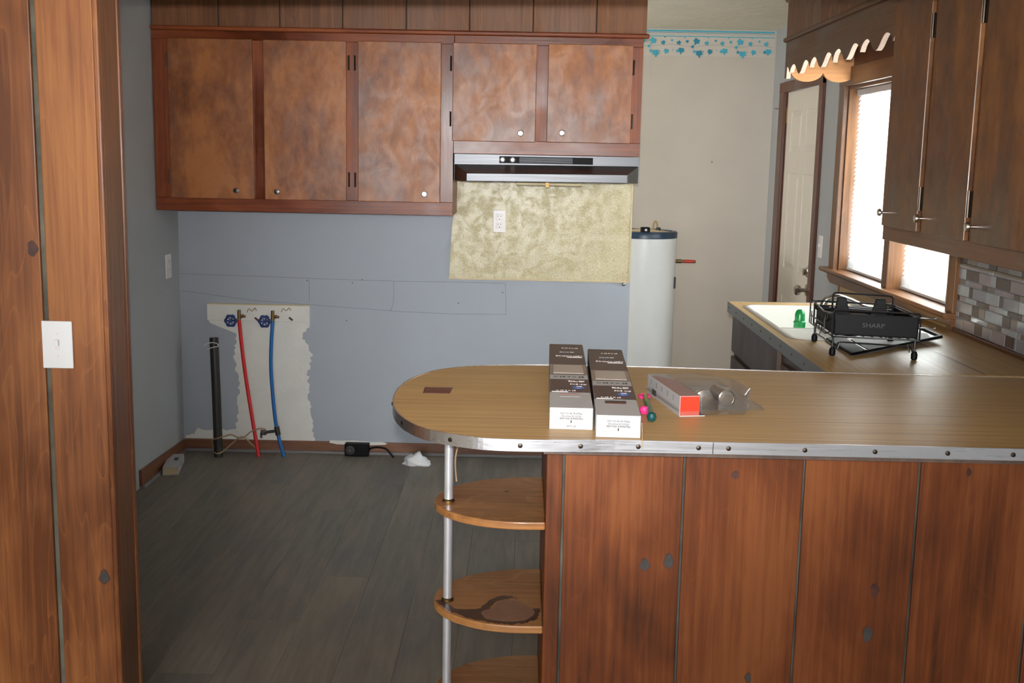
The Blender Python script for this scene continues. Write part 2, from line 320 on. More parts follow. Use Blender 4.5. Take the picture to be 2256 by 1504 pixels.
def rnd(a): return random.uniform(-a, a)
def round_path(pts, r=.012, n=4):
    P = [Vector(p) for p in pts]; out = [P[0]]
    for a, b_, c in zip(P, P[1:], P[2:]):
        u = (a-b_); v = (c-b_); ru = min(r, u.length*.45); rv = min(r, v.length*.45); s_ = b_+u.normalized()*ru; e_ = b_+v.normalized()*rv
        for i in range(n+1): t = i/n; out.append(s_*(1-t)**2+b_*2*t*(1-t)+e_*t*t)
    out.append(P[-1]); return out
def smooth_path(pts, n=6):
    P = [Vector(p) for p in pts]; out = []
    for i in range(len(P)-1):
        p0 = P[max(i-1, 0)]; p1 = P[i]; p2 = P[i+1]; p3 = P[min(i+2, len(P)-1)]
        for k in range(n):
            t = k/n; out.append(.5*((2*p1)+(p2-p0)*t+(2*p0-5*p1+4*p2-p3)*t*t+(3*p1-p0-3*p2+p3)*t**3))
    out.append(P[-1]); return out

XR, YB, YF, ZC, ZT = 1.52, 5.775, 7.25, 2.333, .97      # right wall, kitchen back wall, far wall, ceiling, worktop height

# ================================================================== SETTING
# floor: slab with vinyl planks laid along y
flr = struct('floor', bx(-3.1, 1.7, -2.6, 7.4, -.08, -.004), DKG, 'dark grey wood-look vinyl plank floor')
pm = {}
def plank(x, y0, L_):
    key = round(L_, 3)
    if key not in pm:
        o = obj('plank', bx(-.0887, .0887, 0, L_-.0007, -.006, 0), VINYL, flr, off=(0, 0, 0), bevel=.0005, seg=1, loc=(x, y0, 0)); pm[key] = o; return o
    o = pm[key].copy(); C.objects.link(o); o.parent = flr; o.location = (x, y0, 0); return o
for i in range(26):
    x = -2.95+.178*i; y = 1.1+(.41*i % 1.2)
    if x > 1.5: continue
    plank(x, 1.1, y-1.1) if y > 1.14 else None
    while y < 7.25:
        L_ = min(1.2, 7.25-y); plank(x, y, L_) if L_ > .05 else None; y += 1.2
obj('floor_boarding', bx(-3.05, 1.52, -2.55, 1.098, -.006, 0), VINYL, flr, off=(0, 0, 0))
struct('ceiling', bx(-3.1, 1.7, -2.6, 7.4, ZC, ZC+.08), CEIL, 'off-white textured plaster ceiling')

# kitchen back wall
wb = struct('wall_back', bx(-2.6, .538, YB, YB+.11, 0, ZC), BLUE, 'pale blue kitchen back wall with scraped plaster patch')
pt = [(-1.611, .69), (-1.60, .672), (-1.54, .648), (-1.468, .621), (-1.464, .607), (-1.482, .488), (-1.472, .45), (-1.457, .346), (-1.464, .226), (-1.478, .117), (-1.52, .112), (-1.60, .112), (-1.679, .116), (-1.695, .085), (-1.742, .078), (-1.742, .06), (-1.30, .058), (-1.069, .06), (-1.078, .13), (-1.092, .234), (-1.098, .33), (-1.104, .425), (-1.088, .46), (-1.077, .52), (-1.126, .614), (-1.09, .66), (-1.088, .69)]
jag = []
for i, (a, b_) in enumerate(zip(pt, pt[1:]+pt[:1])):
    n = max(1, int(math.dist(a, b_)/.012)); st = a[1] > .68 and b_[1] > .68 or (a[1] < .07 and b_[1] < .07) or (.64 < a[1] and a[0] < -1.5) or (a[0] > -1.08 and a[1] > .6)
    for k in range(n):
        t = k/n; amp = 0 if st or k == 0 else .006
        jag.append((a[0]+(b_[0]-a[0])*t+rnd(amp*1.6), a[1]+(b_[1]-a[1])*t+rnd(amp)))
obj('bare_plaster_patch', B().prism(jag, YB-.0012, YB+.002, 'y'), PLAST, wb)['label'] = 'scraped bare white plaster patch below the valve board'
obj('filler_smear', B().prism([(-.99, .06), (-.985, .073), (-.93, .072), (-.86, .074), (-.77, .068), (-.72, .07), (-.69, .062), (-.70, .055), (-.78, .05), (-.95, .052)], YB-.0165, YB-.014, 'y'), PLAST, wb)
for pts in (((-1.747, .923), (-1.60, .919), (-1.439, .918), (-1.0, .910), (-.654, .906), (-.38, .908), (-.093, .906)), ((-.093, .906), (-.088, .82), (-.086, .748)), ((-.086, .748), (-.35, .744), (-.63, .751), (-1.0, .772), (-1.372, .792), (-1.742, .835)), ((-.66, .905), (-.66, .80), (-.675, .752)), ((-1.09, .91), (-1.09, .79))):
    obj('pencil_line', B().tube([(x, YB, z) for x, z in pts], .0012, 4), PENC, wb)
for x, z in ((-1.1, .90), (-.87, .893), (-.82, .91), (-.33, .80), (-.105, .86), (-.9, .70)):
    obj('nail_hole', B().lathe([(.003, 0), (.003, .002)], (x, YB-.001, z), (0, 1, 0), 6), SLOT, wb)
obj('bolt', B().lathe([(.011, 0), (.011, .004), (.005, .006), (.005, .014)], (.507, YB, .916), (0, -1, 0), 8), NICK, wb)
# stub wall at left
struct('wall_left', bx(-1.87, -1.75, 5.03, YB, 0, ZC), GREYB, 'narrow grey-blue stub wall at the left end of the kitchen')
# far wall, with border
wf = struct('wall_far', bx(-3.1, 1.64, YF, YF+.1, 0, ZC), BEIGE, 'beige papered utility room wall with ivy border')
struct('wall_utility', bx(-1.87, -1.75, YB+.11, YF, 0, ZC), BEIGE, 'beige utility room side wall')
bd = B(); bd.box(-.2, 1.508, YF-.001, YF+.001, 2.172, 2.326)
bd.m = 1; bd.box(-.2, 1.508, YF-.0018, YF, 2.316, 2.325); bd.box(-.2, 1.508, YF-.0018, YF, 2.286, 2.291); bd.m = 2; bd.box(-.2, 1.508, YF-.0018, YF, 2.3095, 2.3125)
bd.m = 3
v = [(x*.01, 2.233+.006*math.sin(x*.01*23.4)) for x in range(-18, 151)]
for a, b_ in zip(v, v[1:]): bd.face([(a[0], YF-.0018, a[1]), (b_[0], YF-.0018, b_[1]), (b_[0], YF-.0018, b_[1]+.0022), (a[0], YF-.0018, a[1]+.0022)])
v = [(x*.01, 2.301+.003*math.sin(x*.01*70)) for x in range(-18, 151)]
for a, b_ in zip(v, v[1:]): bd.face([(a[0], YF-.0018, a[1]), (b_[0], YF-.0018, b_[1]), (b_[0], YF-.0018, b_[1]+.002), (a[0], YF-.0018, a[1]+.002)])
ivy = [(0, -1.45), (.38, -.62), (.95, -.5), (.8, .05), (.72, .6), (.3, .62), (0, .5), (-.3, .64), (-.72, .58), (-.8, .05), (-.92, -.48), (-.38, -.62)]
borderobj = obj('wallpaper_border', bd, [BORD, TURQ, TURD, VINE], wf)
borderobj['label'] = 'wallpaper border with turquoise ivy leaves'
lf = B(); lf.m = 0; NL = 0
for rep in range(-3, 4):
    for cx_, cy_, r, an in ((128, 185, 30, -.5), (92, 232, 15, .6), (152, 285, 32, .1), (112, 272, 15, -.6), (213, 200, 20, .4), (245, 270, 24, -.3), (290, 180, 11, .2), (348, 200, 20, .5), (372, 262, 28, -.1), (340, 268, 16, .8), (420, 188, 15, .3), (228, 155, 7, 0), (400, 158, 7, 0), (188, 272, 6, 0), (300, 262, 5, 0)):
        X = .7275+(cx_-75+375*rep)/1401; Z = 2.3225-(cy_-101)/1395
        if not -.18 < X < 1.49: continue
        lf.m = 0 if (cx_+rep) % 3 else 1; rr = r/1401*1.02
        NL = (NL+1) % 17; c_, s_ = math.cos(an), math.sin(an)
        P = [(X+(u*c_-v_*s_)*rr, YF-.0022-.00012*NL, Z+(u*s_+v_*c_)*rr) for u, v_ in ivy]
        ctr = (X, P[0][1], Z)
        for q in range(len(P)): lf.face([ctr, P[q], P[(q+1) % len(P)]])
lo = obj('ivy_leaf_print', lf, [TURQ, TURD], borderobj); lo['kind'] = 'stuff'
obj('picture_nail', B().lathe([(.004, 0), (.004, .006)], (1.16, YF, 1.53), (0, -1, 0), 6), SLOT, wf)

# right wall with window opening y 4.05..5.55, z 1.03..1.90 and door opening y 6.03..6.87
WY0, WY1, WZ0, WZ1 = 4.05, 5.55, 1.03, 1.90
wr = B(); X2 = XR+.13
for a in ((-2.6, WY0, 0, ZC), (WY0, WY1, 0, WZ0), (WY0, WY1, WZ1, ZC), (WY1, 6.03, 0, ZC), (6.03, 6.87, 1.945, ZC), (6.87, YF, 0, ZC)): wr.box(XR, X2, a[0], a[1], a[2], a[3])
wro = struct('wall_right', wr, GREYB, 'grey-blue right wall with kitchen window and door')
obj('laminate_panel', bx(XR-.006, XR, 4.0, 5.47, .86, 1.0), LAMY, wro)['label'] = 'tan wood-grain laminate panel under the window'
obj('panel_edge_strip', bx(XR-.009, XR, 5.47, 5.49, .86, .99), WINH, wro)
# dark filler board above the window head
obj('head_board', bx(XR-.012, XR, 3.9, 5.62, 1.985, 2.09), DFRM, wro)

# window 1
wn = thing('window_1', 'twin kitchen window in varnished wood casing over the sink', 'window', (XR, 4.8, WZ0)); wn['kind'] = 'structure'; del wn['category']
for y0, y1, z0, z1 in ((5.55, 5.64, 1.03, 1.98), (3.98, 4.05, 1.03, 1.98)): obj('casing', bx(XR-.022, XR, y0, y1, z0, z1), WINW, wn, bevel=.003)
obj('head_casing', bx(XR-.024, XR, 3.98, 5.64, 1.90, 1.985), WINH, wn, bevel=.003)
obj('mullion', bx(XR-.02, X2, 4.73, 4.80, WZ0, WZ1), WINW, wn, bevel=.003)
for y0, y1, z0, z1 in ((5.535, 5.55, WZ0, WZ1), (4.05, 4.065, WZ0, WZ1)): obj('jamb', bx(XR, X2, y0, y1, z0, z1), WINW, wn)
obj('head_jamb', bx(XR, X2, 4.065, 5.535, 1.885, 1.90), WINW, wn)
obj('sill', B().prism([(XR+.12, 1.012), (XR-.045, 1.012), (XR-.055, 1.022), (XR-.05, 1.034), (XR+.12, 1.034)], 3.975, 5.705, 'y'), WINH, wn, bevel=.003)
ap = B().prism([(5.66, 1.012), (5.655, .985), (5.60, .963), (3.99, .985), (3.985, 1.012)], XR-.022, XR, 'x'); obj('apron', ap, WINH, wn, bevel=.002)
for a, b_ in ((4.065, 4.73), (4.80, 5.535)):
    s = B()
    for y0, y1, z0, z1 in ((a, a+.035, 1.034, 1.885), (b_-.035, b_, 1.034, 1.885), (a, b_, 1.034, 1.07), (a, b_, 1.85, 1.885), (a, b_, 1.44, 1.475)): s.box(XR+.085, XR+.115, y0, y1, z0, z1)
    f = obj('sash', s, WHITEP, wn, bevel=.002)
    obj('pane', bx(XR+.098, XR+.101, a+.03, b_-.03, 1.06, 1.86), GLASS, f)
# blinds
def blind(y0, y1, label):
    t = thing('window_blind', label, 'blind', (XR+.045, (y0+y1)/2, 1.875), group='mini blinds in the kitchen window')
    x = XR+.045
    obj('headrail', bx(x-.014, x+.014, y0, y1, 1.855, 1.884), WHITEP, t, bevel=.002)
    sl = B(); L_ = y1-y0-.012; a = math.radians(60); hw = .0125
    for k in range(5):
        u0 = -hw+2*hw*k/5; u1 = -hw+2*hw*(k+1)/5; c0 = .0016*(1-(u0/hw)**2); c1 = .0016*(1-(u1/hw)**2)
        P0 = (u0*math.cos(a)-c0*math.sin(a), u0*math.sin(a)+c0*math.cos(a)); P1 = (u1*math.cos(a)-c1*math.sin(a), u1*math.sin(a)+c1*math.cos(a))
        sl.face([(P0[0], -L_/2, P0[1]), (P1[0], -L_/2, P1[1]), (P1[0], L_/2, P1[1]), (P0[0], L_/2, P0[1])])
    first = None; z = 1.845
    zs = []
    while z > 1.095: zs.append(z); z -= .0205
    zs += [1.088-.0052*i for i in range(8)]
    for z in zs:
        if first is None: first = obj('slat', sl, SLAT, t, off=(0, 0, 0), smooth=True, loc=(0, 0, z-1.875))
        else:
            o = first.copy(); C.objects.link(o); o.parent = t; o.location = (0, rnd(.0015), z-1.875); o.rotation_euler = (rnd(.002), rnd(.03) if z > 1.09 else .35, 0)
    obj('bottom_rail', bx(x-.013, x+.013, y0+.004, y1-.004, 1.037, 1.048), WHITEP, t, bevel=.002)
    for y in (y0+.12, y1-.12): obj('ladder_cord', B().tube([(x-.015, y, 1.86), (x-.015, y, 1.045)], .0012, 4), WHITEP, t)
    obj('pull_cord', B().tube([(x-.018, y0+.05, 1.86), (x-.019, y0+.052, 1.30)], .001, 4).lathe([(.002, 0), (.006, -.03), (.004, -.034)], (x-.019, y0+.052, 1.30), (0, 0, 1), 8), WHITEP, t)
blind(4.815, 5.52, 'white mini blind in the left sash nearer the door')
blind(4.07, 4.72, 'white mini blind in the right sash, mostly behind the upper cabinet')

# door 1
dr = thing('door_1', 'cream six-panel door in dark wood frame', 'door', (XR, 6.45, 0)); dr['kind'] = 'structure'; del dr['category']
fr_ = []
for y0, y1, z0, z1 in ((6.86, 6.98, 0, 2.0), (5.98, 6.045, 0, 2.0)): obj('door_casing', bx(XR-.02, XR+.0, y0, y1, z0, z1), DFRM, dr, bevel=.003)
obj('door_head_casing', bx(XR-.021, XR, 5.98, 6.98, 1.94, 2.0), DFRM, dr, bevel=.003)
for y0, y1 in ((6.845, 6.87), (6.03, 6.055)): obj('door_jamb', bx(XR, X2, y0, y1, 0, 1.945), DFRM, dr)
slab = B(); xs = XR+.003
Y0, Y1 = 6.058, 6.842
slab.box(xs+.008, xs+.035, Y0, Y1, .01, 1.94)
cols = ((6.13, 6.365), (6.485, 6.72)); rows = ((.18, .76), (.945, 1.465), (1.61, 1.815))
for y0, y1 in ((Y0, 6.12), (6.375, 6.475), (6.73, Y1)): slab.box(xs, xs+.01, y0, y1, .01, 1.94)
for y0, y1 in ((6.12, 6.375), (6.475, 6.73)):
    for z0, z1 in ((.01, .17), (.77, .935), (1.475, 1.60), (1.825, 1.94)): slab.box(xs, xs+.01, y0, y1, z0, z1)
ds = obj('door_slab', slab, DOORP, dr, bevel=.0015)
for y0, y1 in ((6.12, 6.375), (6.475, 6.73)):
    for z0, z1 in ((.17, .77), (.935, 1.475), (1.60, 1.825)):
        g = .034; b_ = B(); xa, xb = xs+.009, xs-.001
        b_.hexa([(xa, y0, z0), (xb, y0+g, z0+g), (xb, y1-g, z0+g), (xa, y1, z0), (xa, y0, z1), (xb, y0+g, z1-g), (xb, y1-g, z1-g), (xa, y1, z1)])
        obj('door_panel', b_, DOORP, ds)
k = obj('door_knob', B().lathe([(.032, 0), (.032, .006), (.012, .012), (.011, .03), (.026, .04), (.029, .055), (.02, .068), (.004, .07)], (xs, 6.13, .863), (-1, 0, 0)), NICK, dr, smooth=True)
obj('deadbolt', B().lathe([(.03, 0), (.03, .008), (.02, .014), (.02, .03), (.004, .032)], (xs, 6.12, .963), (-1, 0, 0)), NICK, dr, smooth=True)
for z in (1.81, .3): obj('hinge', bx(xs-.006, xs+.004, 6.838, 6.858, z-.045, z+.045), BRS, dr)
obj('latch_hook', B().tube([(XR-.003, 7.10, 1.857), (XR-.02, 7.08, 1.857), (XR-.022, 6.96, 1.85)], .003, 6), BRS, dr)

# front partition at left: horizontal y 2.8..2.98
PY0, PY1 = 2.80, 3.0
pf = struct('wall_front', bx(-3.05, -1.04, PY0+.012, PY0+.14, 0, ZC), DKG, 'pine-boarded partition at the left front with opening to the kitchen')
xb = [-1.036, -1.1795, -1.4795, -1.78, -2.08, -2.38, -2.68, -3.0]
def board(x0, x1, y0, y1, z0, z1, mat, par, name='board', bevel=.003, axis='y'):
    return obj(name, bx(x0, x1, y0, y1, z0, z1), mat, par, bevel=bevel)
board(-1.179, -1.041, PY0, PY0+.014, 0, ZC, PINE, pf)
x = -1.192
while x > -2.95: board(x-.29, x, PY0+rnd(.0006), PY0+.014, 0, ZC, PINE, pf); x -= .302
obj('groove_backing', bx(-1.192, -1.179, PY0+.009, PY0+.013, 0, ZC), plain('old_groove_paint', (88, 84, 72), .7, noise=.6, scale=9), pf)
obj('corner_strip', bx(-1.041, -1.0275, PY0-.003, PY0+.016, 0, ZC), PINE, pf, bevel=.004)
obj('jamb_board', bx(-1.0395, -1.0285, PY0+.016, PY0+.142, 0, ZC), JAMB, pf, bevel=.002)
obj('jamb_edge_strip', bx(-1.034, -1.0245, PY0+.128, PY0+.146, 0, ZC), PINE, pf, bevel=.004)
HY1 = 2.88; hb = B(); hb.hexa([(-1.0285, PY0, 1.914), (1.19, PY0, 1.951), (1.19, HY1, 1.951), (-1.0285, HY1, 1.914), (-1.0285, PY0, ZC), (1.19, PY0, ZC), (1.19, HY1, ZC), (-1.0285, HY1, ZC)])
obj('header_beam', hb, PINE, pf, bevel=.003)
# dining room walls around the photographer
rw = B()
for a in ((-3.1, -1.95, 0, ZC), (.15, 1.64, 0, ZC), (-1.95, .15, 0, .82), (-1.95, .15, 2.18, ZC)): rw.box(a[0], a[1], -2.6, -2.5, a[2], a[3])
struct('wall_rear', rw, CREAM, 'dining room wall behind the photographer')
struct('wall_dining', bx(-3.15, -3.05, -2.5, 7.3, 0, ZC), CREAM, 'left wall of the dining room')

# baseboards
struct('baseboard_back', bx(-1.742, .538, YB-.014, YB, .014, .064), BASEW, 'brown wooden baseboard along the back wall', bevel=.003)
o = struct('trim_1', bx(-1.74, .538, YB-.028, YB-.0, 0, .016), plain('grey_vinyl_moulding', (120, 116, 116), .5), 'thin grey shoe moulding on the back baseboard', bevel=.004)
bl_ = B().hexa([(-1.75, 5.07, .012), (-1.734, 5.07, .012), (-1.736, YB-.014, .012), (-1.75, YB-.014, .012), (-1.75, 5.07, .088), (-1.736, 5.07, .088), (-1.738, YB-.014, .062), (-1.75, YB-.014, .062)])
struct('baseboard_left', bl_, BASEWY, 'brown wooden baseboard on the left stub wall', bevel=.003)
struct('trim_2', bx(-1.75, -1.722, 5.07, YB-.03, 0, .015), bpy.data.materials['grey_vinyl_moulding'], 'thin grey shoe moulding on the left baseboard', bevel=.004)

# ================================================================== SOFFITS AND UPPER CABINETS
CY = 5.435
sf = thing('cabinet_soffit', 'dark vertical-boarded soffit above the left upper cabinets', 'soffit', (-.59, CY, 2.11))
obj('backing', bx(-1.745, .542, CY+.012, YB, 2.11, ZC), DKG, sf)
ed = [-1.745, -1.436, -1.151, -.86, -.566, -.274, .019, .311, .545]
for a, b_ in zip(ed, ed[1:]): obj('board', bx(a+.0025, b_-.0025, CY, CY+.013, 2.11, ZC), SOFW, sf, bevel=.002)
obj('bead_moulding', bx(-1.748, .556, CY-.02, CY+.02, 2.09, 2.11), CABF, sf, bevel=.007, seg=3)
sr = thing('cabinet_soffit', 'dark boarded soffit above the valance on the right', 'soffit', (1.2, 4.1, 2.11))
obj('backing', bx(1.212, XR, 2.2, 5.485, 2.115, ZC), DKG, sr)
y = 5.49; n_ = 0
wd = [.105, .19, .10, .095, .12, .11]
while y > 2.3:
    ww = wd[n_ % 6]*1.25; n_ += 1
    obj('board', bx(1.2, 1.213, y-ww+.002, y-.002, 2.11, ZC), SOFW, sr, bevel=.002); y -= ww
obj('end_board', bx(1.2, XR, 5.487, 5.497, 2.11, ZC), SOFW, sr)
obj('bead_moulding', B().box(1.186, 1.21, 3.87, 5.505, 2.0905, 2.1095), VALW, sr, bevel=.006, seg=3)
obj('crown_moulding', B().prism([(1.165, ZC), (1.165, ZC-.015), (1.2, 2.272), (1.2, ZC)], 2.3, 5.53, 'y'), SOFW, sr)

def knob(parent, p, ax, r=.014, ln=.024, mat=None):
    prof = [(r*.42, 0), (r*.36, ln*.5), (r*.95, ln*.68), (r, ln*.8), (r*.8, ln*.96), (.001, ln)]
    return obj('knob', B().lathe(prof, p, ax, 14), mat or CHR, parent, smooth=True)
def hinge(parent, x, y, z, dirn):   # small butt hinge, pin along z
    b_ = B(); b_.tube([(x, y, z-.034), (x, y, z+.034)], .0042, 8)
    return obj('hinge', b_, DKM, parent, smooth=True)
def upper(label, x0, x1, z0, stiles, doors, knobs, hinges, endw):
    t = thing('upper_cabinet', label, 'cabinet', ((x0+x1)/2, CY, z0))
    bo = B(); bo.box(x0, x1, CY+.018, YB, z0, 2.09); obj('carcass', bo, CABS, t)
    fr = B(); fr.box(x0, x1, CY, CY+.019, 2.05, 2.09)
    obj('top_rail', fr, CABF, t, bevel=.0015)
    obj('bottom_rail', bx(x0, x1, CY, CY+.019, z0, z0+.062), CABF, t, bevel=.0015)
    for a, b_ in stiles: obj('stile', bx(a, b_, CY-.0004, CY+.0186, z0+.0625, 2.0495), CABS, t, bevel=.001)
    for (a, b_, zb, zt), kp, hx in zip(doors, knobs, hinges):
        d = obj('door', bx(a, b_, CY-.017, CY-.0006, zb, zt), CABD, t, bevel=.003)
        knob(d, (kp[0], CY-.017, kp[1]), (0, -1, 0))
        for hz in hx[1:]: hinge(d, hx[0], CY-.006, hz, 0)
    return t
upper('large varnished upper cabinet with three tall doors', -1.748, -.343, 1.26, ((-1.748, -1.66), (-1.29, -1.218), (-.855, -.778), (-.412, -.343)),
      ((-1.672, -1.279, 1.32, 2.053), (-1.228, -.842, 1.32, 2.053), (-.789, -.402, 1.32, 2.055)),
      ((-1.36, 1.36), (-1.168, 1.358), (-.475, 1.36)), ((-1.678, 1.956, 1.42), (-.832, 1.956, 1.42), (-.803, 1.956, 1.42)), 0)
upper('short varnished upper cabinet with two doors above the range hood', -.342, .53, 1.552, ((-.342, -.337), (.03, .10), (.47, .53)),
      ((-.348, .04, 1.609, 2.056), (.092, .483, 1.611, 2.058)), ((-.029, 1.65), (.164, 1.655)), ((-.357, 1.962, 1.71), (.489, 1.958, 1.713)), 0)

# right upper cabinet
t = thing('upper_cabinet', 'dark upper cabinet on the right wall overlapping the window', 'cabinet', (1.2, 3.0, 1.295))
obj('carcass', bx(1.219, XR-.001, 2.22, 3.86, 1.295, 2.09), RUPF, t)
obj('bottom_rail', bx(1.2, 1.2195, 2.2, 3.86, 1.295, 1.36), RUPF, t, bevel=.0015)
obj('top_rail', bx(1.2, 1.2195, 2.2, 3.86, 2.03, 2.09), RUPF, t, bevel=.0015)
for a, b_ in ((3.80, 3.86), (3.44, 3.51), (3.06, 3.13), (2.66, 2.74)): obj('stile', bx(1.1996, 1.219, a, b_, 1.36, 2.03), RUPF, t, bevel=.0015)
for a, b_, ky in ((3.492, 3.83, 3.795), (3.11, 3.446, 3.436), (2.72, 3.066, 3.037), (2.33, 2.69, 2.65)):
    d = obj('door', bx(1.184, 1.1994, a, b_, 1.343, 2.06), RUPD, t, bevel=.003)
    knob(d, (1.184, ky-.012, 1.387), (-1, 0, 0), .013, .03)
for y, dd in ((3.485, 0), (3.103, 0), (2.715, 0)):
    for z in (1.443, 1.95): obj('hinge', B().box(1.190, 1.2, y-.008, y+.008, z-.035, z+.035).tube([(1.188, y, z-.036), (1.188, y, z+.036)], .0045, 8), DKM, t)

# scalloped valance
va = thing('valance', 'brown scalloped wooden valance above the kitchen window', 'valance', (1.2, 4.7, 2.0))
def prof(y):
    c = 4.082; u = ((y-c) % .375); u = u if u <= .1875 else .375-u      # distance from the rounded lobe centre
    zl, zp = 1.930, 1.979
    if u < .11: return zl+(zp-zl)*(1-math.cos(math.pi*u/.11))/2
    s_ = (u-.11)/(.1875-.11); return zp-(zp-zl)*(1-math.sqrt(max(0, 1-s_**2)))
N_ = 170; ys = [3.87+(5.495-3.87)*i/N_ for i in range(N_+1)]
fb = B(); M_ = len(ys)
for i in range(N_):
    a, b_ = ys[i], ys[i+1]; za, zb = prof(a), prof(b_)
    if a > 5.40: za = max(za, 1.935) if a < 5.45 else 1.925
    if b_ > 5.40: zb = max(zb, 1.935) if b_ < 5.45 else 1.925
    fb.m = 0; fb.face([(1.2, a, za), (1.2, b_, zb), (1.2, b_, 2.09), (1.2, a, 2.09)]); fb.face([(1.219, a, za), (1.219, a, 2.09), (1.219, b_, 2.09), (1.219, b_, zb)])
    fb.m = 1; fb.face([(1.2, a, za), (1.219, a, za), (1.219, b_, zb), (1.2, b_, zb)])
fb.m = 0; fb.face([(1.2, 5.495, 1.925), (1.219, 5.495, 1.925), (1.219, 5.495, 2.09), (1.2, 5.495, 2.09)])
fbo = obj('front_board', fb, [VALW, EDGE], va)
out = [(1.219, 2.09)]
for i in range(41):
    x = 1.219+.301*i/40; u = abs(((x-1.219) % .1505)-.07525)/.07525; out.append((x, 1.912+.05*(1-math.sqrt(max(0, 1-u*u*.97)))))
out.append((1.52, 2.09))
obj('return_board', B().prism(out, 5.455, 5.474, 'y'), VALL, va)['label'] = 'scalloped end board of the valance, window light in its colour'

# ================================================================== HOOD AND SPLASHBACK
sp = thing('splashback_panel', 'speckled olive laminate splashback panel under the range hood', 'splashback', (.09, YB, .93))
obj('panel', B().prism([(-.378, .929), (.532, .931), (.532, 1.552), (-.342, 1.552), (-.355, 1.26), (-.366, 1.2)], YB-.005, YB, 'y'), SPLA, sp)
for a in ((.530, .537, YB-.008, YB, .93, 1.43), (-.381, .534, YB-.007, YB, .923, .931)): obj('edge_trim', bx(*a), TAPE, sp)
hd = thing('range_hood', 'stainless steel range hood with black control strip under short cabinet', 'range hood', (.09, CY, 1.43))
obj('housing', bx(-.338, .529, CY-.002, YB-.006, 1.428, 1.551), STEEL, hd, bevel=.001)
cn = B().hexa([(-.268, 5.18, 1.429), (.457, 5.18, 1.433), (.527, CY-.003, 1.429), (-.337, CY-.003, 1.427), (-.268, 5.18, 1.467), (.457, 5.18, 1.473), (.527, CY-.003, 1.508), (-.337, CY-.003, 1.503)])
obj('canopy', cn, STEEL, hd, bevel=.003)
cs = obj('control_strip', bx(-.126, .313, CY-.006, CY-.001, 1.511, 1.543), BLK, hd, bevel=.001)
for x in (-.111, -.064): obj('control_knob', B().lathe([(.013, 0), (.0125, .006), (.009, .012), (.008, .015)], (x, CY-.006, 1.527), (0, -1, 0), 14), OUTP, cs, smooth=True)
gr = obj('vent_grille', bx(-.036, .222, CY-.008, CY-.005, 1.513, 1.541), BLK, cs, bevel=.001)
for i in range(6): obj('louvre', bx(-.032, .218, CY-.0105, CY-.008, 1.515+.0043*i, 1.5172+.0043*i), plain('dark_grey_louvre', (62, 68, 80), .4) if i == 0 else bpy.data.materials['dark_grey_louvre'], gr)
obj('lamp_lens', bx(-.045, .255, 5.23, 5.27, 1.416, 1.427), TAPE, hd, bevel=.003)
obj('lens_clip', bx(.09, .105, 5.215, 5.235, 1.408, 1.43), BRS, hd)

def plate(name, label, cat, o, nrm, wdt, hgt, kind, mat):
    """cover plate; o centre on the wall, nrm outward normal 'x-','x+','y-'"""
    t = thing(name, label, cat, o)
    def PP(u, v, d):
        if nrm == 'y-': return (o[0]+u, o[1]-d, o[2]+v)
        if nrm == 'x+': return (o[0]+d, o[1]+u, o[2]+v)
        return (o[0]-d, o[1]-u, o[2]+v)
    def bb(u0, u1, v0, v1, d0, d1): 
        a = PP(u0, v0, d0); c_ = PP(u1, v1, d1); return bx(min(a[0], c_[0]), max(a[0], c_[0]), min(a[1], c_[1]), max(a[1], c_[1]), min(a[2], c_[2]), max(a[2], c_[2]))
    obj('cover_plate', bb(-wdt/2, wdt/2, -hgt/2, hgt/2, 0, .006), mat, t, bevel=.002)
    if kind == 'switch':
        obj('toggle', bb(-.005, .005, -.002, .014, .005, .015), mat, t, bevel=.0015)
        obj('toggle_slot', bb(-.006, .006, -.013, .013, .0055, .0066), OUTP if mat is WHITEP else mat, t)
        for v in (.028, -.028): obj('screw', bb(-.0025, .0025, v-.0025, v+.0025, .0055, .0072), OUTP, t)
    else:
        for v in (.02, -.02):
            r = obj('receptacle', bb(-.017, .017, v-.015, v+.015, .0055, .0085), mat, t, bevel=.003)
            for u in (-.007, .007): obj('slot', bb(u-.0012, u+.0012, v+.001, v+.009, .008, .0089), SLOT, r)
            obj('ground_hole', bb(-.0022, .0022, v-.010, v-.006, .008, .0089), SLOT, r)
    return t
plate('wall_outlet', 'double outlet with pale plate on the olive splashback', 'outlet', (-.1275, YB-.005, 1.22), 'y-', .064, .112, 'outlet', OUTP)
plate('wall_outlet', 'pale outlet plate with slots on the narrow left wall', 'outlet', (-1.75, 5.586, .978), 'x+', .082, .118, 'outlet', OUTP)
plate('light_switch', 'bright white light switch plate on the pine partition', 'light switch', (-1.157, PY0, 1.062), 'y-', .076, .119, 'switch', WHITEP)
plate('light_switch', 'small cream light switch between door and kitchen window', 'light switch', (XR, 5.885, 1.116), 'x-', .07, .115, 'switch', OUTP)

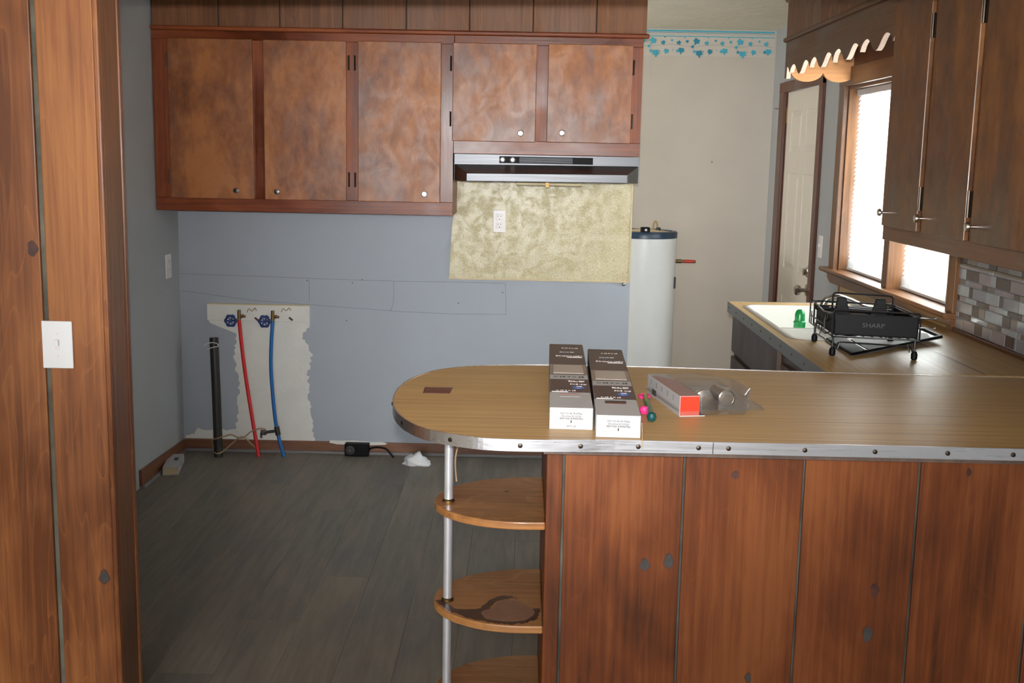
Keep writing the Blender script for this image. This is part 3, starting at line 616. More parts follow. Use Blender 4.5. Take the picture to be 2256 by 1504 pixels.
# ================================================================== WATER HEATER
HX, HY = .69, 6.62
wh = thing('water_heater', 'white cylindrical water heater with navy rim in the utility room', 'water heater', (HX, HY, 0))
obj('tank', B().lathe([(.182, 0), (.186, .02), (.186, 1.105)], (HX, HY, 0), (0, 0, 1), 40), HEAT, wh, smooth=True)
obj('rim', B().lathe([(.189, 1.098), (.190, 1.128), (.186, 1.134), (.16, 1.137), (.16, 1.13)], (HX, HY, 0), (0, 0, 1), 40), NAVY, wh, smooth=True)
obj('top_cap', B().lathe([(.172, 1.128), (.05, 1.142), (.001, 1.144)], (HX, HY, 0), (0, 0, 1), 32), TAPE, wh, smooth=True)
jb = obj('wiring_box', bx(HX-.035, HX+.015, HY-.165, HY-.11, 1.13, 1.162), BLK, wh, bevel=.004)
obj('box_sticker', bx(HX-.015, HX-.002, HY-.167, HY-.165, 1.142, 1.154), WHITEP, jb)
obj('inlet_loop', B().tube(smooth_path([(HX+.05, HY, 1.14), (HX+.05, HY, 1.17), (HX+.058, HY, 1.188), (HX+.068, HY-.005, 1.18), (HX+.075, HY-.01, 1.14)]), .005, 8), CABLE, wh, smooth=True)
obj('inlet_nut', B().lathe([(.014, 0), (.014, .016), (.009, .02)], (HX+.078, HY-.01, 1.135), (0, 0, 1), 6), SLOT, wh)
rv = obj('relief_valve', B().tube([(HX+.18, HY, .962), (HX+.22, HY, .962)], .011, 10).tube([(HX+.218, HY, .962), (HX+.238, HY, .962)], .0085, 10).tube([(HX+.29, HY, .962), (HX+.302, HY, .961)], .008, 10), BRS, wh, smooth=True)
obj('valve_tag', B().tube([(HX+.236, HY, .962), (HX+.292, HY, .962)], .0095, 10), REDR, rv)
obj('access_label', bx(HX+.165, HX+.1835, HY-.07, HY-.04, .81, .875), SLOT, wh)

# ================================================================== LAUNDRY PIPES ON BACK WALL
vb = thing('valve_board', 'white painted board behind the laundry valves', 'board', (-1.35, YB, .73))
obj('backboard', bx(-1.61, -1.088, YB-.018, YB, .689, .772), PLAST, vb, bevel=.002)
obj('board_edge', bx(-1.61, -1.088, YB-.02, YB, .770, .775), TAPE, vb)
for x, z in ((-1.375, .752), (-1.20, .757)):
    obj('old_marks', B().tube(smooth_path([(x-.03, YB-.019, z-.02), (x-.02, YB-.019, z), (x-.005, YB-.019, z-.012), (x+.01, YB-.019, z+.004), (x+.018, YB-.019, z-.01)], 3), .0025, 5), CABLE, vb)
    obj('old_screw', B().tube([(x+.01, YB-.02, z-.045), (x+.028, YB-.02, z-.06)], .006, 6), NICK, vb)
def wheel(p, parent):
    b_ = B(); c_ = Vector(p)
    ring = [(c_.x+.026*math.cos(t)*(1+.1*math.cos(6*t)), c_.y, c_.z+.026*math.sin(t)*(1+.1*math.cos(6*t))) for t in [2*math.pi*i/36 for i in range(36)]]
    b_.tube(ring, .006, 6, closed=True)
    for i in range(3):
        a = math.pi*i/3; b_.tube([(c_.x-.026*math.cos(a), c_.y, c_.z-.026*math.sin(a)), (c_.x+.026*math.cos(a), c_.y, c_.z+.026*math.sin(a))], .0042, 5)
    b_.lathe([(.009, -.004), (.009, .007)], p, (0, -1, 0), 8)
    return obj('handwheel', b_, HWHL, parent, smooth=True)
def line(name, label, pts, mat, wx, tee=False):
    t = thing(name, label, 'pipe', (pts[-1][0], pts[-1][1], 0))
    obj('tube', B().tube(smooth_path(pts, 8), .0095, 12), mat, t, smooth=True)
    x, y, z = pts[0]
    vl = B().tube([(x, y, z-.02), (x, y, z+.052)], .0085, 10).tube([(x, y, z+.014), (x+.005, YB-.018, z+.014)], .009, 10).tube([(x, y, z+.026), (x+.032, y+.005, z+.018)], .006, 8).tube([(x, y, z+.006), (wx, y-.045, z+.004)], .005, 8)
    vo = obj('valve_body', vl, BRS, t, smooth=True); wheel((wx, y-.05, z+.004), vo)
    if tee:
        x2, y2, z2 = tee
        tb = obj('saddle_tee', B().tube([(x2-.003, y2, z2+.022), (x2+.005, y2, z2-.022)], .0135, 10).tube([(x2, y2, z2), (x2-.05, y2-.006, z2-.006), (x2-.062, y2-.006, z2-.012)], [.0075, .0075, .010], 10), ABS, t, smooth=True)
        obj('tee_lever', B().box(x2-.084, x2-.055, y2-.012, y2-.004, z2-.022, z2+.006).box(x2-.086, x2-.074, y2-.012, y2-.006, z2-.038, z2-.01), NICK, tb, bevel=.002)
line('water_line', 'red plastic water pipe with blue handwheel valve', [(-1.432, 5.70, .70), (-1.424, 5.70, .60), (-1.412, 5.70, .48), (-1.394, 5.698, .339), (-1.368, 5.69, .17), (-1.339, 5.678, -.002)], REDP, -1.462)
line('water_line', 'blue plastic water pipe with blue handwheel valve and black tee', [(-1.262, 5.70, .70), (-1.270, 5.70, .60), (-1.2745, 5.70, .48), (-1.270, 5.70, .36), (-1.256, 5.695, .2), (-1.238, 5.691, .10), (-1.211, 5.689, -.002)], BLUP, -1.292, (-1.246, 5.694, .133))
dp = thing('drain_pipe', 'black standpipe rising from the floor in the left corner', 'pipe', (-1.54, 5.66, 0))
obj('pipe', B().tube([(-1.541, 5.66, -.002), (-1.548, 5.672, .3), (-1.558, 5.685, .61)], .0225, 20, cap=False).tube([(-1.541, 5.66, 0), (-1.558, 5.685, .609)], .0195, 20, cap=False), ABS, dp, smooth=True)
obj('string_tie', B().tube(smooth_path([(-1.60, 5.655, .572), (-1.585, 5.655, .583), (-1.56, 5.658, .59), (-1.535, 5.662, .583), (-1.534, 5.67, .57), (-1.56, 5.655, .565), (-1.59, 5.655, .552)]), .0022, 6), PAPER, dp, smooth=True)
cb = thing('cable', 'loose tan cable looped round the black pipe', 'cable', (-1.45, 5.66, .05))
obj('wire', B().tube(smooth_path([(-1.30, 5.68, .142), (-1.33, 5.67, .148), (-1.37, 5.66, .135), (-1.42, 5.655, .10), (-1.47, 5.65, .118), (-1.50, 5.645, .112), (-1.53, 5.63, .105), (-1.572, 5.655, .085), (-1.573, 5.68, .05), (-1.568, 5.66, .03), (-1.54, 5.632, .022), (-1.515, 5.65, .03), (-1.47, 5.66, .07), (-1.42, 5.665, .105), (-1.37, 5.675, .06), (-1.345, 5.69, .03)]), .0035, 7), CABLE, cb, smooth=True)
jx = thing('range_outlet', 'black surface-mounted range outlet box at the baseboard', 'outlet', (-.85, YB-.04, .0))
obj('box', bx(-.905, -.78, 5.715, YB-.013, .002, .066), BLK, jx, bevel=.004)
obj('socket_face', B().lathe([(.024, 0), (.024, .003), (.018, .004), (.018, .001)], (-.876, 5.715, .033), (0, -1, 0), 20), SLOT, jx)
obj('centre_screw', B().lathe([(.004, 0), (.004, .006)], (-.876, 5.714, .034), (0, -1, 0), 8), NICK, jx)
obj('cord', B().tube(smooth_path([(-.782, 5.725, .033), (-.765, 5.72, .046), (-.73, 5.715, .052), (-.69, 5.71, .045), (-.665, 5.705, .02), (-.65, 5.70, .003)]), .0052, 8), BLK, jx, smooth=True)

# floor litter
ct = thing('cardboard_carton', 'small white open-ended carton on the floor by the left wall', 'carton', (-1.70, 5.43, 0), math.radians(10))
cbx = B()
for a in ((-.036, .036, -.13, .12, 0, .0015), (-.036, .036, -.13, .12, .0375, .039), (-.036, -.0345, -.13, .12, 0, .039), (.0345, .036, -.13, .12, 0, .039), (-.036, .036, .1185, .12, 0, .039)): cbx.box(*a)
obj('carton_sleeve', cbx, CARDW, ct, off=(0, 0, 0)); obj('carton_lining', bx(-.0344, .0344, -.118, -.117, .0016, .0374), TAPE, ct, off=(0, 0, 0))
obj('printed_mark', bx(.0, .02, .0, .05, .0388, .0393), INKG, ct, off=(0, 0, 0)); obj('printed_marks', bx(.0358, .0364, -.02, .05, .014, .02), INKG, ct, off=(0, 0, 0))
# white crumpled clump
bm = bmesh.new(); bmesh.ops.create_icosphere(bm, subdivisions=4, radius=1)
for v_ in bm.verts:
    c = v_.co.copy(); h = math.sin(c.x*5.1+1)*math.cos(c.y*4.3)*.16+math.sin(c.z*7+c.x*3)*.10+math.sin(c.x*15+c.y*12+c.z*11)*.05
    r = 1+h; zz = c.z*r; px = c.x*r
    lump = 1.0 if px < .25 else .72
    v_.co = Vector((px*.066, c.y*r*.05, max(0, (zz*.048+.006))*lump if zz > -.2 else 0))
me = bpy.data.meshes.new('tissue'); bm.to_mesh(me); bm.free(); me.materials.append(plain('white_tissue', (222, 222, 224), .8, noise=.04, bump=.4, bscale=60))
for p in me.polygons: p.use_smooth = True
ti = bpy.data.objects.new('crumpled_tissue', me); C.objects.link(ti); ti.location = (-.518, 5.60, 0); tag(ti, 'crumpled white clump of tissue on the floor by the baseboard', 'tissue')

# ================================================================== RIGHT BASE CABINET, SINK COUNTER
bc = thing('base_cabinet', 'dark brown sink base cabinet with drawer fronts under right counter', 'cabinet', (.86, 3.9, 0))
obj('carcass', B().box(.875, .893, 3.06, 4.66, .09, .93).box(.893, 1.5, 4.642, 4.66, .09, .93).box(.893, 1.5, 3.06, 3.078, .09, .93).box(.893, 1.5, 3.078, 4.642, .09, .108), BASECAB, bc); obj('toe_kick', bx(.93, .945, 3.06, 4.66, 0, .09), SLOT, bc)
for a, b_, z0, z1 in ((3.08, 3.74, .62, .885), (3.80, 4.64, .775, .925), (3.80, 4.20, .13, .755), (4.235, 4.64, .13, .755), (3.08, 3.74, .13, .60)):
    obj('drawer_front' if z0 > .6 else 'cabinet_door', bx(.857, .874, a, b_, z0, z1), BASECAB, bc, bevel=.003)
sc = thing('sink_countertop', 'tan wood-grain counter with aluminium edge along the right wall', 'countertop', (1.2, 3.9, .93))
SX0, SX1, SY0, SY1 = .882, 1.30, 3.705, 4.60
def rrect(x0, x1, y0, y1, r, n=6):
    o_ = []
    for cx_, cy_, a0 in ((x1-r, y0+r, -90), (x1-r, y1-r, 0), (x0+r, y1-r, 90), (x0+r, y0+r, 180)):
        for i in range(n+1): a = math.radians(a0+90*i/n); o_.append((cx_+r*math.cos(a), cy_+r*math.sin(a)))
    return o_
def plate_hole(b_, outer, inner, z0, z1):
    """ring between two rectangular-ish outlines with equal counts"""
    k = len(inner); n = len(b_.v); 
    for z in (z0, z1): b_.v += [(x, y, z) for x, y in outer]+[(x, y, z) for x, y in inner]
    for i in range(k):
        j = (i+1) % k
        b_.f += [(n+2*k+i, n+2*k+j, n+3*k+j, n+3*k+i), (n+i, n+k+i, n+k+j, n+j), (n+i, n+j, n+2*k+j, n+2*k+i), (n+k+i, n+3*k+i, n+3*k+j, n+k+j)]; b_.mi += [b_.m]*4
inner = rrect(SX0, SX1, SY0, SY1, .07)
def project_out(p, x0, x1, y0, y1):
    cx_, cy_ = (SX0+SX1)/2, (SY0+SY1)/2; dx, dy = p[0]-cx_, p[1]-cy_
    tx = ((x1-cx_)/dx if dx > 0 else (x0-cx_)/dx) if abs(dx) > 1e-9 else 1e9; ty = ((y1-cy_)/dy if dy > 0 else (y0-cy_)/dy) if abs(dy) > 1e-9 else 1e9
    t_ = min(tx, ty); return (cx_+dx*t_, cy_+dy*t_)
CX0, CX1, CY0_, CY1_ = .848, XR-.001, 3.14, 4.70
o2 = [project_out(p, CX0, CX1, CY0_, CY1_) for p in inner]
# snap nearest outline points to the true corners
for c_ in ((CX0, CY0_), (CX1, CY0_), (CX1, CY1_), (CX0, CY1_)):
    i = min(range(len(o2)), key=lambda q: math.dist(o2[q], c_)); o2[i] = c_
o2 = [(x, 3.118) if (x > 1.45 and y < 3.2) else (x, y) for x, y in o2]
tb = B(); plate_hole(tb, o2, inner, ZT-.03, ZT); obj('counter_surface', tb, LAMY, sc)
obj('front_edging', bx(.844, .848, 3.13, 4.70, ZT-.042, ZT+.001), ALUY, sc, bevel=.001)
obj('end_edging', bx(.844, XR, 4.70, 4.706, ZT-.03, ZT+.0012), ALU, sc, bevel=.001)
for i in range(10): obj('edging_screw', B().lathe([(.004, 0), (.003, .0015)], (.844, 3.22+.16*i, ZT-.02), (-1, 0, 0), 8), SLOT, sc)
obj('surface_seam', bx(1.2895, 1.2945, 3.145, 3.70, ZT-.0005, ZT+.0005), STAIN, sc)
obj('back_trim', bx(XR-.018, XR, 3.13, 3.995, ZT, ZT+.014), DFRM, sc, bevel=.003)
obj('corner_post', bx(XR-.02, XR-.001, 3.985, 4.03, ZT, 1.012), WINW, sc)

sk = thing('kitchen_sink', 'white double-bowl sink set in the tan counter', 'sink', (1.09, 4.15, ZT))
r_ = B(); rin1 = rrect(SX0-.008, SX1+.008, SY0-.008, SY1+.008, .078); rin2 = rrect(SX0+.004, SX1-.004, SY0+.004, SY1-.004, .066)
plate_hole(r_, rin1, rin2, ZT-.004, ZT+.0012); obj('rim_seal', r_, SEAM, sk)
def bowl(x0, x1, y0, y1, zt, zb, r=.05):
    b_ = B(); n = 6; rings = [rrect(x0, x1, y0, y1, r), rrect(x0+.006, x1-.006, y0+.006, y1-.006, r), rrect(x0+.022, x1-.022, y0+.022, y1-.022, r), rrect(x0+.05, x1-.05, y0+.05, y1-.05, r*.8)]
    zs = [zt, zt-.012, zb+.03, zb]; k = len(rings[0]); base = len(b_.v)
    for R_, z in zip(rings, zs): b_.v += [(x, y, z-.033*max(0, min(1, (.05-abs(y-4.1825))/.03)) if z > zt-.02 else z) for x, y in R_]
    for i in range(3):
        for q in range(k): p = (q+1) % k; b_.f.append((base+i*k+q, base+i*k+p, base+(i+1)*k+p, base+(i+1)*k+q)); b_.mi.append(0)
    b_.f.append(tuple(base+3*k+q for q in range(k))); b_.mi.append(0); return b_
b2 = B(); plate_hole(b2, rrect(SX0+.003, SX1-.003, SY0+.003, SY1-.003, .067), rrect(SX0+.018, SX1-.018, SY0+.018, SY1-.018, .055), ZT-.02, ZT+.003); obj('rim', b2, PORC, sk, bevel=.003, smooth=True)
for y0, y1 in ((SY0+.017, 4.165), (4.20, SY1-.017)):
    bo_ = obj('bowl', bowl(SX0+.017, SX1-.017, y0, y1, ZT-.0 if False else ZT-.002, ZT-.17), PORC, sk, smooth=True)
    obj('drain', B().lathe([(.04, 0), (.038, .003), (.02, .001)], (1.09, (y0+y1)/2, ZT-.17), (0, 0, 1), 20), CHR, bo_, smooth=True)
obj('divider', B().prism([(4.155, ZT-.18), (4.163, ZT-.036), (4.17, ZT-.03), (4.195, ZT-.03), (4.202, ZT-.036), (4.21, ZT-.18)], SX0+.018, SX1-.018, 'x'), PORC, sk)
fc = thing('kitchen_faucet', 'chrome arched faucet behind the dish rack', 'faucet', (1.40, 4.30, ZT))
obj('spout_base', B().lathe([(.03, 0), (.028, .01), (.018, .02), (.017, .03), (.012, .04)], (1.345, 4.18, ZT), (0, 0, 1), 16), CHR, fc, smooth=True)
obj('spout', B().tube(smooth_path([(1.345, 4.18, ZT+.02), (1.32, 4.18, ZT+.04), (1.26, 4.19, ZT+.05), (1.205, 4.20, ZT+.072), (1.16, 4.20, ZT+.085), (1.12, 4.20, ZT+.078), (1.105, 4.20, ZT+.05), (1.105, 4.20, ZT+.03)]), .0125, 12), CHR, fc, smooth=True)
bt = thing('detergent_bottle', 'green-capped soap bottle standing in the far sink bowl', 'bottle', (1.055, 4.33, ZT-.168))
bz = ZT-.168
obj('bottle_body', B().lathe([(.018, 0), (.021, .006), (.0215, .07), (.021, .10)], (1.055, 4.33, bz), (0, 0, 1), 20), plain('milky_blue_plastic', (196, 210, 222), .3), bt, smooth=True)
obj('cap', B().lathe([(.0215, .098), (.0222, .102), (.022, .135), (.0235, .138), (.0235, .142), (.0195, .146), (.0185, .172), (.014, .184), (.009, .188), (.008, .184)], (1.055, 4.33, bz), (0, 0, 1), 24), GRN, bt, smooth=True)

# tile backsplash
tl = thing('tile_backsplash', 'grey and brown glass mosaic backsplash beside the window', 'backsplash', (XR, 3.4, .985))
obj('grout_sheet', bx(XR-.004, XR-.0005, 2.5, 3.978, .984, 1.30), GROUT, tl)
rows = [(.987, 1.023, 'G.25 P.43 D.27 G.05'), (1.026, 1.042, 'L.1 B.32 D.13 L.45'), (1.045, 1.080, 'G.55 D.25 B.2'), (1.083, 1.099, 'D.1 P.2 L.38 D.32'), (1.102, 1.137, 'L.4 D.14 G.46'), (1.140, 1.156, 'B.25 G.15 P.43 D.17'), (1.159, 1.194, 'P.1 L.15 D.45 P.3'), (1.196, 1.206, 'L.15 P.45 P.4'), (1.2125, 1.25, 'D.25 B.35 G.4'), (1.253, 1.29, 'B.4 D.3 G.3')]
for sh in range(4):
    ya = 3.978-.25*sh
    for z0, z1, rr_ in rows:
        y = ya
        for tkn in rr_.split():
            ww = .25*float(tkn[1:]); obj('tile', bx(XR-.008-random.random()*.0015, XR-.004, y-ww+.0012, y-.0012, z0, z1), TILES[tkn[0]], tl, bevel=.0008, seg=1); y -= ww
obj('metal_strip', bx(XR-.011, XR-.004, 2.5, 3.978, 1.2065, 1.212), plain('bronze_strip', (120, 108, 84), .35, .6), tl)

# ================================================================== PENINSULA
pc = thing('peninsula_cabinet', 'pine-boarded peninsula base with rounded end shelves', 'cabinet', (.75, 2.4, 0))
PYF = 2.405
obj('carcass', bx(.075, XR-.002, PYF+.014, 2.98, 0, .926), DKG, pc)
bd_x = [.0585, .0955, .357, .616, .865, 1.12, 1.38, 1.518]
for i, (a, b_) in enumerate(zip(bd_x, bd_x[1:])): obj('board', bx(a+(.003 if i else 0), b_-.003, PYF+rnd(.0006), PYF+.0145, 0, .926), PENW, pc, bevel=.002)
obj('groove_backing', bx(.07, 1.51, PYF+.0085, PYF+.0135, 0, .926), plain('grimy_groove', (74, 72, 64), .7, noise=.7, scale=7), pc)
obj('side_panel', bx(.0588, .0745, PYF+.0145, 2.98, 0, .926), PENW, pc, bevel=.001)
def shelf_outline(xe=.0585):
    P = [(xe, 2.410), (.0, 2.408), (-.042, 2.413), (-.09, 2.427), (-.145, 2.462), (-.182, 2.51), (-.196, 2.56), (-.188, 2.62), (-.16, 2.672), (-.11, 2.722), (-.05, 2.752), (.0, 2.765), (xe, 2.77)]
    return [(p.x, p.y) for p in smooth_path([(x, y, 0) for x, y in P], 4)]
for zt in (.757, .517, .285, .055):
    s_ = obj('shelf', B().prism(shelf_outline(), zt-.018, zt), SHELF, pc, bevel=.003)
    obj('pole_collar', B().lathe([(.0145, 0), (.0145, .004), (.011, .007)], (-.163, 2.55, zt), (0, 0, 1), 14), BRS, s_, smooth=True)
    if zt > .7: obj('knot', B().lathe([(.006, 0), (.005, .0006)], (-.03, 2.64, zt-.0002), (0, 0, 1), 10), STAIN, s_)
    if .5 < zt < .6:
        random.seed(3)
        def blob(pts, dz, mat, nm, j=.004):
            q = smooth_path([(x, y, 0) for x, y in pts+[pts[0]]], 8)[:-1]; obj(nm, B().prism([(p.x+rnd(j*.6), p.y+rnd(j)) for p in q], zt-.001, zt+dz), mat, s_)
        blob([(-.19, 2.545), (-.165, 2.50), (-.13, 2.463), (-.08, 2.432), (-.04, 2.42), (.0, 2.42), (.038, 2.44), (.05, 2.475), (.052, 2.51), (.03, 2.50), (.033, 2.47), (-.02, 2.47), (-.06, 2.50), (-.05, 2.545), (-.02, 2.565), (.0, 2.57), (-.03, 2.585), (-.06, 2.56), (-.09, 2.50), (-.14, 2.50), (-.17, 2.545)], .0006, STAIN, 'stain_ring')
        blob([(-.07, 2.445), (-.03, 2.432), (.01, 2.436), (.034, 2.46), (.04, 2.495), (.02, 2.53), (.0, 2.55), (-.03, 2.558), (-.045, 2.545), (-.055, 2.51), (-.08, 2.48)], .0009, WORN, 'worn_patch', .002)
obj('pole', B().tube([(-.163, 2.55, 0), (-.163, 2.55, .945)], .0105, 20), PIPE, pc, smooth=True)['label'] = 'polished metal pole through the shelves'
obj('pole_cord', B().tube(smooth_path([(-.146, 2.565, .945), (-.142, 2.57, .90), (-.15, 2.575, .85), (-.146, 2.565, .80)]), .002, 6), CABLE, pc, smooth=True)
# knots in the boards
KNG = plain('grey_knot', (58, 54, 52), .6, noise=.2, scale=60); KNH = plain('dark_knot_halo', (74, 36, 18), .5, noise=.3, scale=40); KNR = plain('red_brown_knot', (66, 30, 16), .5, noise=.4, scale=50)
def woodknot(x, z, r, sx_, yf, par, grey=True):
    def ring(q, wob): return [(x+q*sx_*math.cos(a)*(1+wob*math.sin(3*a+x*9)), z+q*1.2*math.sin(a)*(1+.8*wob*(abs(math.sin(a))**6))) for a in [2*math.pi*i/18 for i in range(18)]]
    obj('knot_halo', B().prism(ring(r*1.22, .2), yf-.0009, yf+.002, 'y'), KNH if grey else KNR, par)
    if grey: obj('wood_knot', B().prism(ring(r, .1), yf-.0012, yf+.002, 'y'), KNG, par)
for x, z, r, sx_, g in ((.2786, .668, .0095, 1, 1), (.331, .677, .0115, .8, 1), (.777, .518, .0125, .8, 1), (.519, .41, .0075, .8, 1), (.467, .876, .006, 1.2, 0), (.97, .893, .0055, .8, 0), (.786, .62, .010, .8, 0)):
    woodknot(x, z, r, sx_, PYF, pc, g)
woodknot(-1.0646, .457, .0125, .9, PY0, pf)
woodknot(-1.21, 1.30, .012, .9, PY0, pf, 0)

pk = thing('peninsula_countertop', 'round-ended wood-grain peninsula counter with riveted aluminium edge', 'countertop', (.5, 2.75, .945))
oc = [(XR, 2.313), (1.04, 2.313), (.6, 2.313), (.239, 2.312), (.10, 2.304), (.013, 2.300), (-.055, 2.303), (-.11, 2.318), (-.19, 2.366), (-.244, 2.440), (-.282, 2.54), (-.303, 2.66), (-.306, 2.78), (-.292, 2.896), (-.262, 2.99), (-.215, 3.062), (-.14, 3.115), (-.063, 3.140), (.077, 3.160), (.357, 3.163), (.82, 3.135), (1.384, 3.115), (XR, 3.112)]
po = [(p.x, p.y) for p in smooth_path([(x, y, 0) for x, y in oc], 5)]
obj('top', B().prism(po, ZT-.024, ZT), LAMX, pk)
obj('edge_shade_board', bx(.05, XR-.002, 2.352, 2.99, .927, .9455), BASECAB, pk)  # added dark board, stands for the band of shade under the counter edge
eb = B(); K = len(po)
def offs(i, d):
    a = Vector(po[max(i-1, 0)]); b_ = Vector(po[min(i+1, K-1)]); t_ = (b_-a).normalized(); return (po[i][0]-t_.y*-d*-1, po[i][1]+t_.x*d*-1) if False else (po[i][0]-t_.y*d*-1*-1, po[i][1]+t_.x*d)
sgn = -1
def ring(d): return [(po[i][0]+sgn*(-((Vector(po[min(i+1, K-1)])-Vector(po[max(i-1, 0)])).normalized()).y)*d*-1, po[i][1]+sgn*((Vector(po[min(i+1, K-1)])-Vector(po[max(i-1, 0)])).normalized()).x*d*-1) for i in range(K)]
ra, rb = ring(-.0002), ring(.0028)
for i in range(K-1):
    (ax, ay), (bx_, by), (cx_, cy_), (dx, dy) = ra[i], ra[i+1], rb[i+1], rb[i]
    z0, z1 = ZT-.0245, ZT+.0012
    eb.face([(dx, dy, z0), (cx_, cy_, z0), (cx_, cy_, z1), (dx, dy, z1)]); eb.face([(ax, ay, z1), (bx_, by, z1), (bx_, by, z0), (ax, ay, z0)]); eb.face([(ax, ay, z1), (dx, dy, z1), (cx_, cy_, z1), (bx_, by, z1)]); eb.face([(ax, ay, z0), (bx_, by, z0), (cx_, cy_, z0), (dx, dy, z0)])
edg = obj('metal_edging', eb, ALU, pk, smooth=True)
rv_ = [(-.262, 2.476, -.75, -.66), (-.147, 2.334, -.55, -.83), (-.0, 2.2965, 0, -1), (.125, 2.303, 0, -1), (.245, 2.309, 0, -1), (.37, 2.31, 0, -1), (.432, 2.31, 0, -1), (.59, 2.31, 0, -1), (.735, 2.31, 0, -1), (.885, 2.31, 0, -1), (1.02, 2.31, 0, -1), (-.3065, 2.67, -1, 0)]
for x, y, nx, ny in rv_: obj('rivet', B().lathe([(.0052, -.001), (.0045, .0012), (.002, .002)], (x+nx*.001, y+ny*.001, ZT-.012), (nx, ny, 0), 10), DKM, edg, smooth=True)
obj('edging_joint', bx(.399, .4005, 2.3092, 2.3102, ZT-.024, ZT), SLOT, edg)
isl = obj('inlay_slot', B().prism([(-.240, 2.742), (-.175, 2.743), (-.172, 2.815), (-.241, 2.814)], ZT-.001, ZT+.0004), SLOTW, pk); isl['label'] = 'dark red-brown rectangular cut-out patch'
obj('inlay_edge', B().prism([(-.2415, 2.741), (-.239, 2.741), (-.239, 2.815), (-.2425, 2.815)], ZT-.001, ZT+.0007).prism([(-.242, 2.813), (-.171, 2.813), (-.171, 2.8165), (-.242, 2.8165)], ZT-.001, ZT+.0007), STAIN, pk)

# ================================================================== BLIND BOXES
def blindbox(label, fx, fy, bxx, by, wdt, slot_empty, sc_len=None):
    ang = math.atan2(by-fy, bxx-fx)-math.pi/2; L_ = math.hypot(bxx-fx, by-fy); h = .048
    t = thing('blind_box', label, 'box', (fx, fy, ZT), ang, 'boxes of window blinds on the counter'); W = wdt
    obj('carton', bx(0, W, 0, L_, 0, h), CARDW, t, off=(0, 0, 0), bevel=.0015)
    s = L_/.862; e = .0006
    def band(a, b_, mat, nm, x0=0.0, x1=1.0, up=0): return obj(nm, bx(x0*W+.0008, x1*W-.0008, a*s, b_*s, h-.001, h+e+up), mat, t, off=(0, 0, 0))
    sleeve = B(); y0, y1 = .165*s, L_
    sleeve.box(-.0006, .0, y0, y1, .0, h); sleeve.box(W, W+.0006, y0, y1, 0, h); sl_ = obj('printed_sleeve', sleeve, CARDB, t, off=(0, 0, 0))
    band(.165, .325, CARDB, 'brown_print'); band(.325, .385, CARDW, 'size_band'); band(.385, .39, SLOT, 'dark_line')
    wp = band(.39, .53, CARDG, 'film_window'); obj('slats_in_window', bx(.1*W, .9*W, .405*s, .52*s, h, h+e+.0006), SLATC, wp, off=(0, 0, 0)); band(.53, .862, CARDB, 'brown_print')
    RT = Matrix.Rotation(math.pi, 4, 'Z')
    def tx(body, size, mat, x, y, sx=1.0, par=t): text(body, size, mat, par, Matrix.Translation((x*W, y*s, h+e+.0007)) @ RT, sx=sx)
    tx('27 in x 64 in', .0155, INKK, .5, .355, .95)
    tx('LIGHT FILTERING', .0150, INKW, .56, .66, .62); tx('27 in x 64 in', .010, INKW, .6, .79, .9); tx('vinyl mini blind', .008, INKW, .5, .72, .8)
    tx('Cordless', .0135, INKW, .80, .292, .72) if False else None
    tx('Mini Blind', .013, INKW, .72, .262, .75); tx('light filtering\nVinyl 1 in slat', .009, INKW, .68, .298, .8); tx('27 in x 64 in', .010, INKW, .4, .185, .9)
    obj('logo_oval', B().tube([(.72*W+.013*math.cos(a), (.225+.011*math.sin(a))*s, h+e+.0003) for a in [2*math.pi*i/20 for i in range(20)]], .0011, 4, closed=True), INKB, t, off=(0, 0, 0)); tx('GD', .010, INKW, .74, .235)
    obj('white_rule', bx(.05*W, .45*W, .170*s, .1725*s, h, h+e+.001), INKW, t, off=(0, 0, 0)); obj('white_bar', bx(.5*W, .92*W, .64*s, .644*s, h, h+e+.001), INKW, t, off=(0, 0, 0))
    obj('oval_mark', B().prism([(.45*W+.012*math.cos(a), (.70+.008*math.sin(a))*s) for a in [2*math.pi*i/16 for i in range(16)]], h, h+e+.0009), INKG, t, off=(0, 0, 0))
    # hand hole
    hh = B().prism(rrect(.24*W, .74*W, .118*s, .147*s, .004, 3), h-.001, h+.0004); obj('hand_hole', hh, SLOTW if slot_empty else CARDW, t, off=(0, 0, 0)); 
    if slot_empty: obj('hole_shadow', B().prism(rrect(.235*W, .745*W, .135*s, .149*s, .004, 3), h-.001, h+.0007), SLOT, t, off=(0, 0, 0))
    else: obj('hole_outline', B().prism(rrect(.24*W, .74*W, .142*s, .147*s, .002, 3), h-.001, h+.0007), REDD, t, off=(0, 0, 0))
    # end face flap with lettering
    fl_ = obj('end_flap', B().prism([(.03*W, .014), (.97*W, .014), (.99*W, h-.003), (.01*W, h-.003)], -.0018, -.0002, 'y'), CARDW, t, off=(0, 0, 0), bevel=.0005)
    FM = Matrix.Rotation(math.pi/2, 4, 'X') @ Matrix.Rotation(math.pi, 4, 'Z')
    def fx_(body, size, x, z, sx=1.0, mat=INKG): text(body, size, mat, fl_, Matrix.Translation((x*W, -.0022, z)) @ FM, sx=sx)
    fx_('Hardware this side', .0072, .5, .0245, .9, INKK); fx_('PIEZAS DE MONTAJE', .0052, .5, .0300, .9); fx_('Materiel de ce cote', .0066, .5, .0357, .9)
    ar = B(); ar.box(.49*W, .51*W, -.0026, -.0018, .0175, .0215); ar.prism([(.5*W, .0145), (.52*W, .018), (.48*W, .018)], -.0026, -.0018, 'y'); obj('arrow', ar, INKK, fl_, off=(0, 0, 0))
    if not slot_empty: text('27" X 64"', .0055, INKG, t, Matrix.Translation((.5*W, -.0007, .008)) @ FM)
    return t
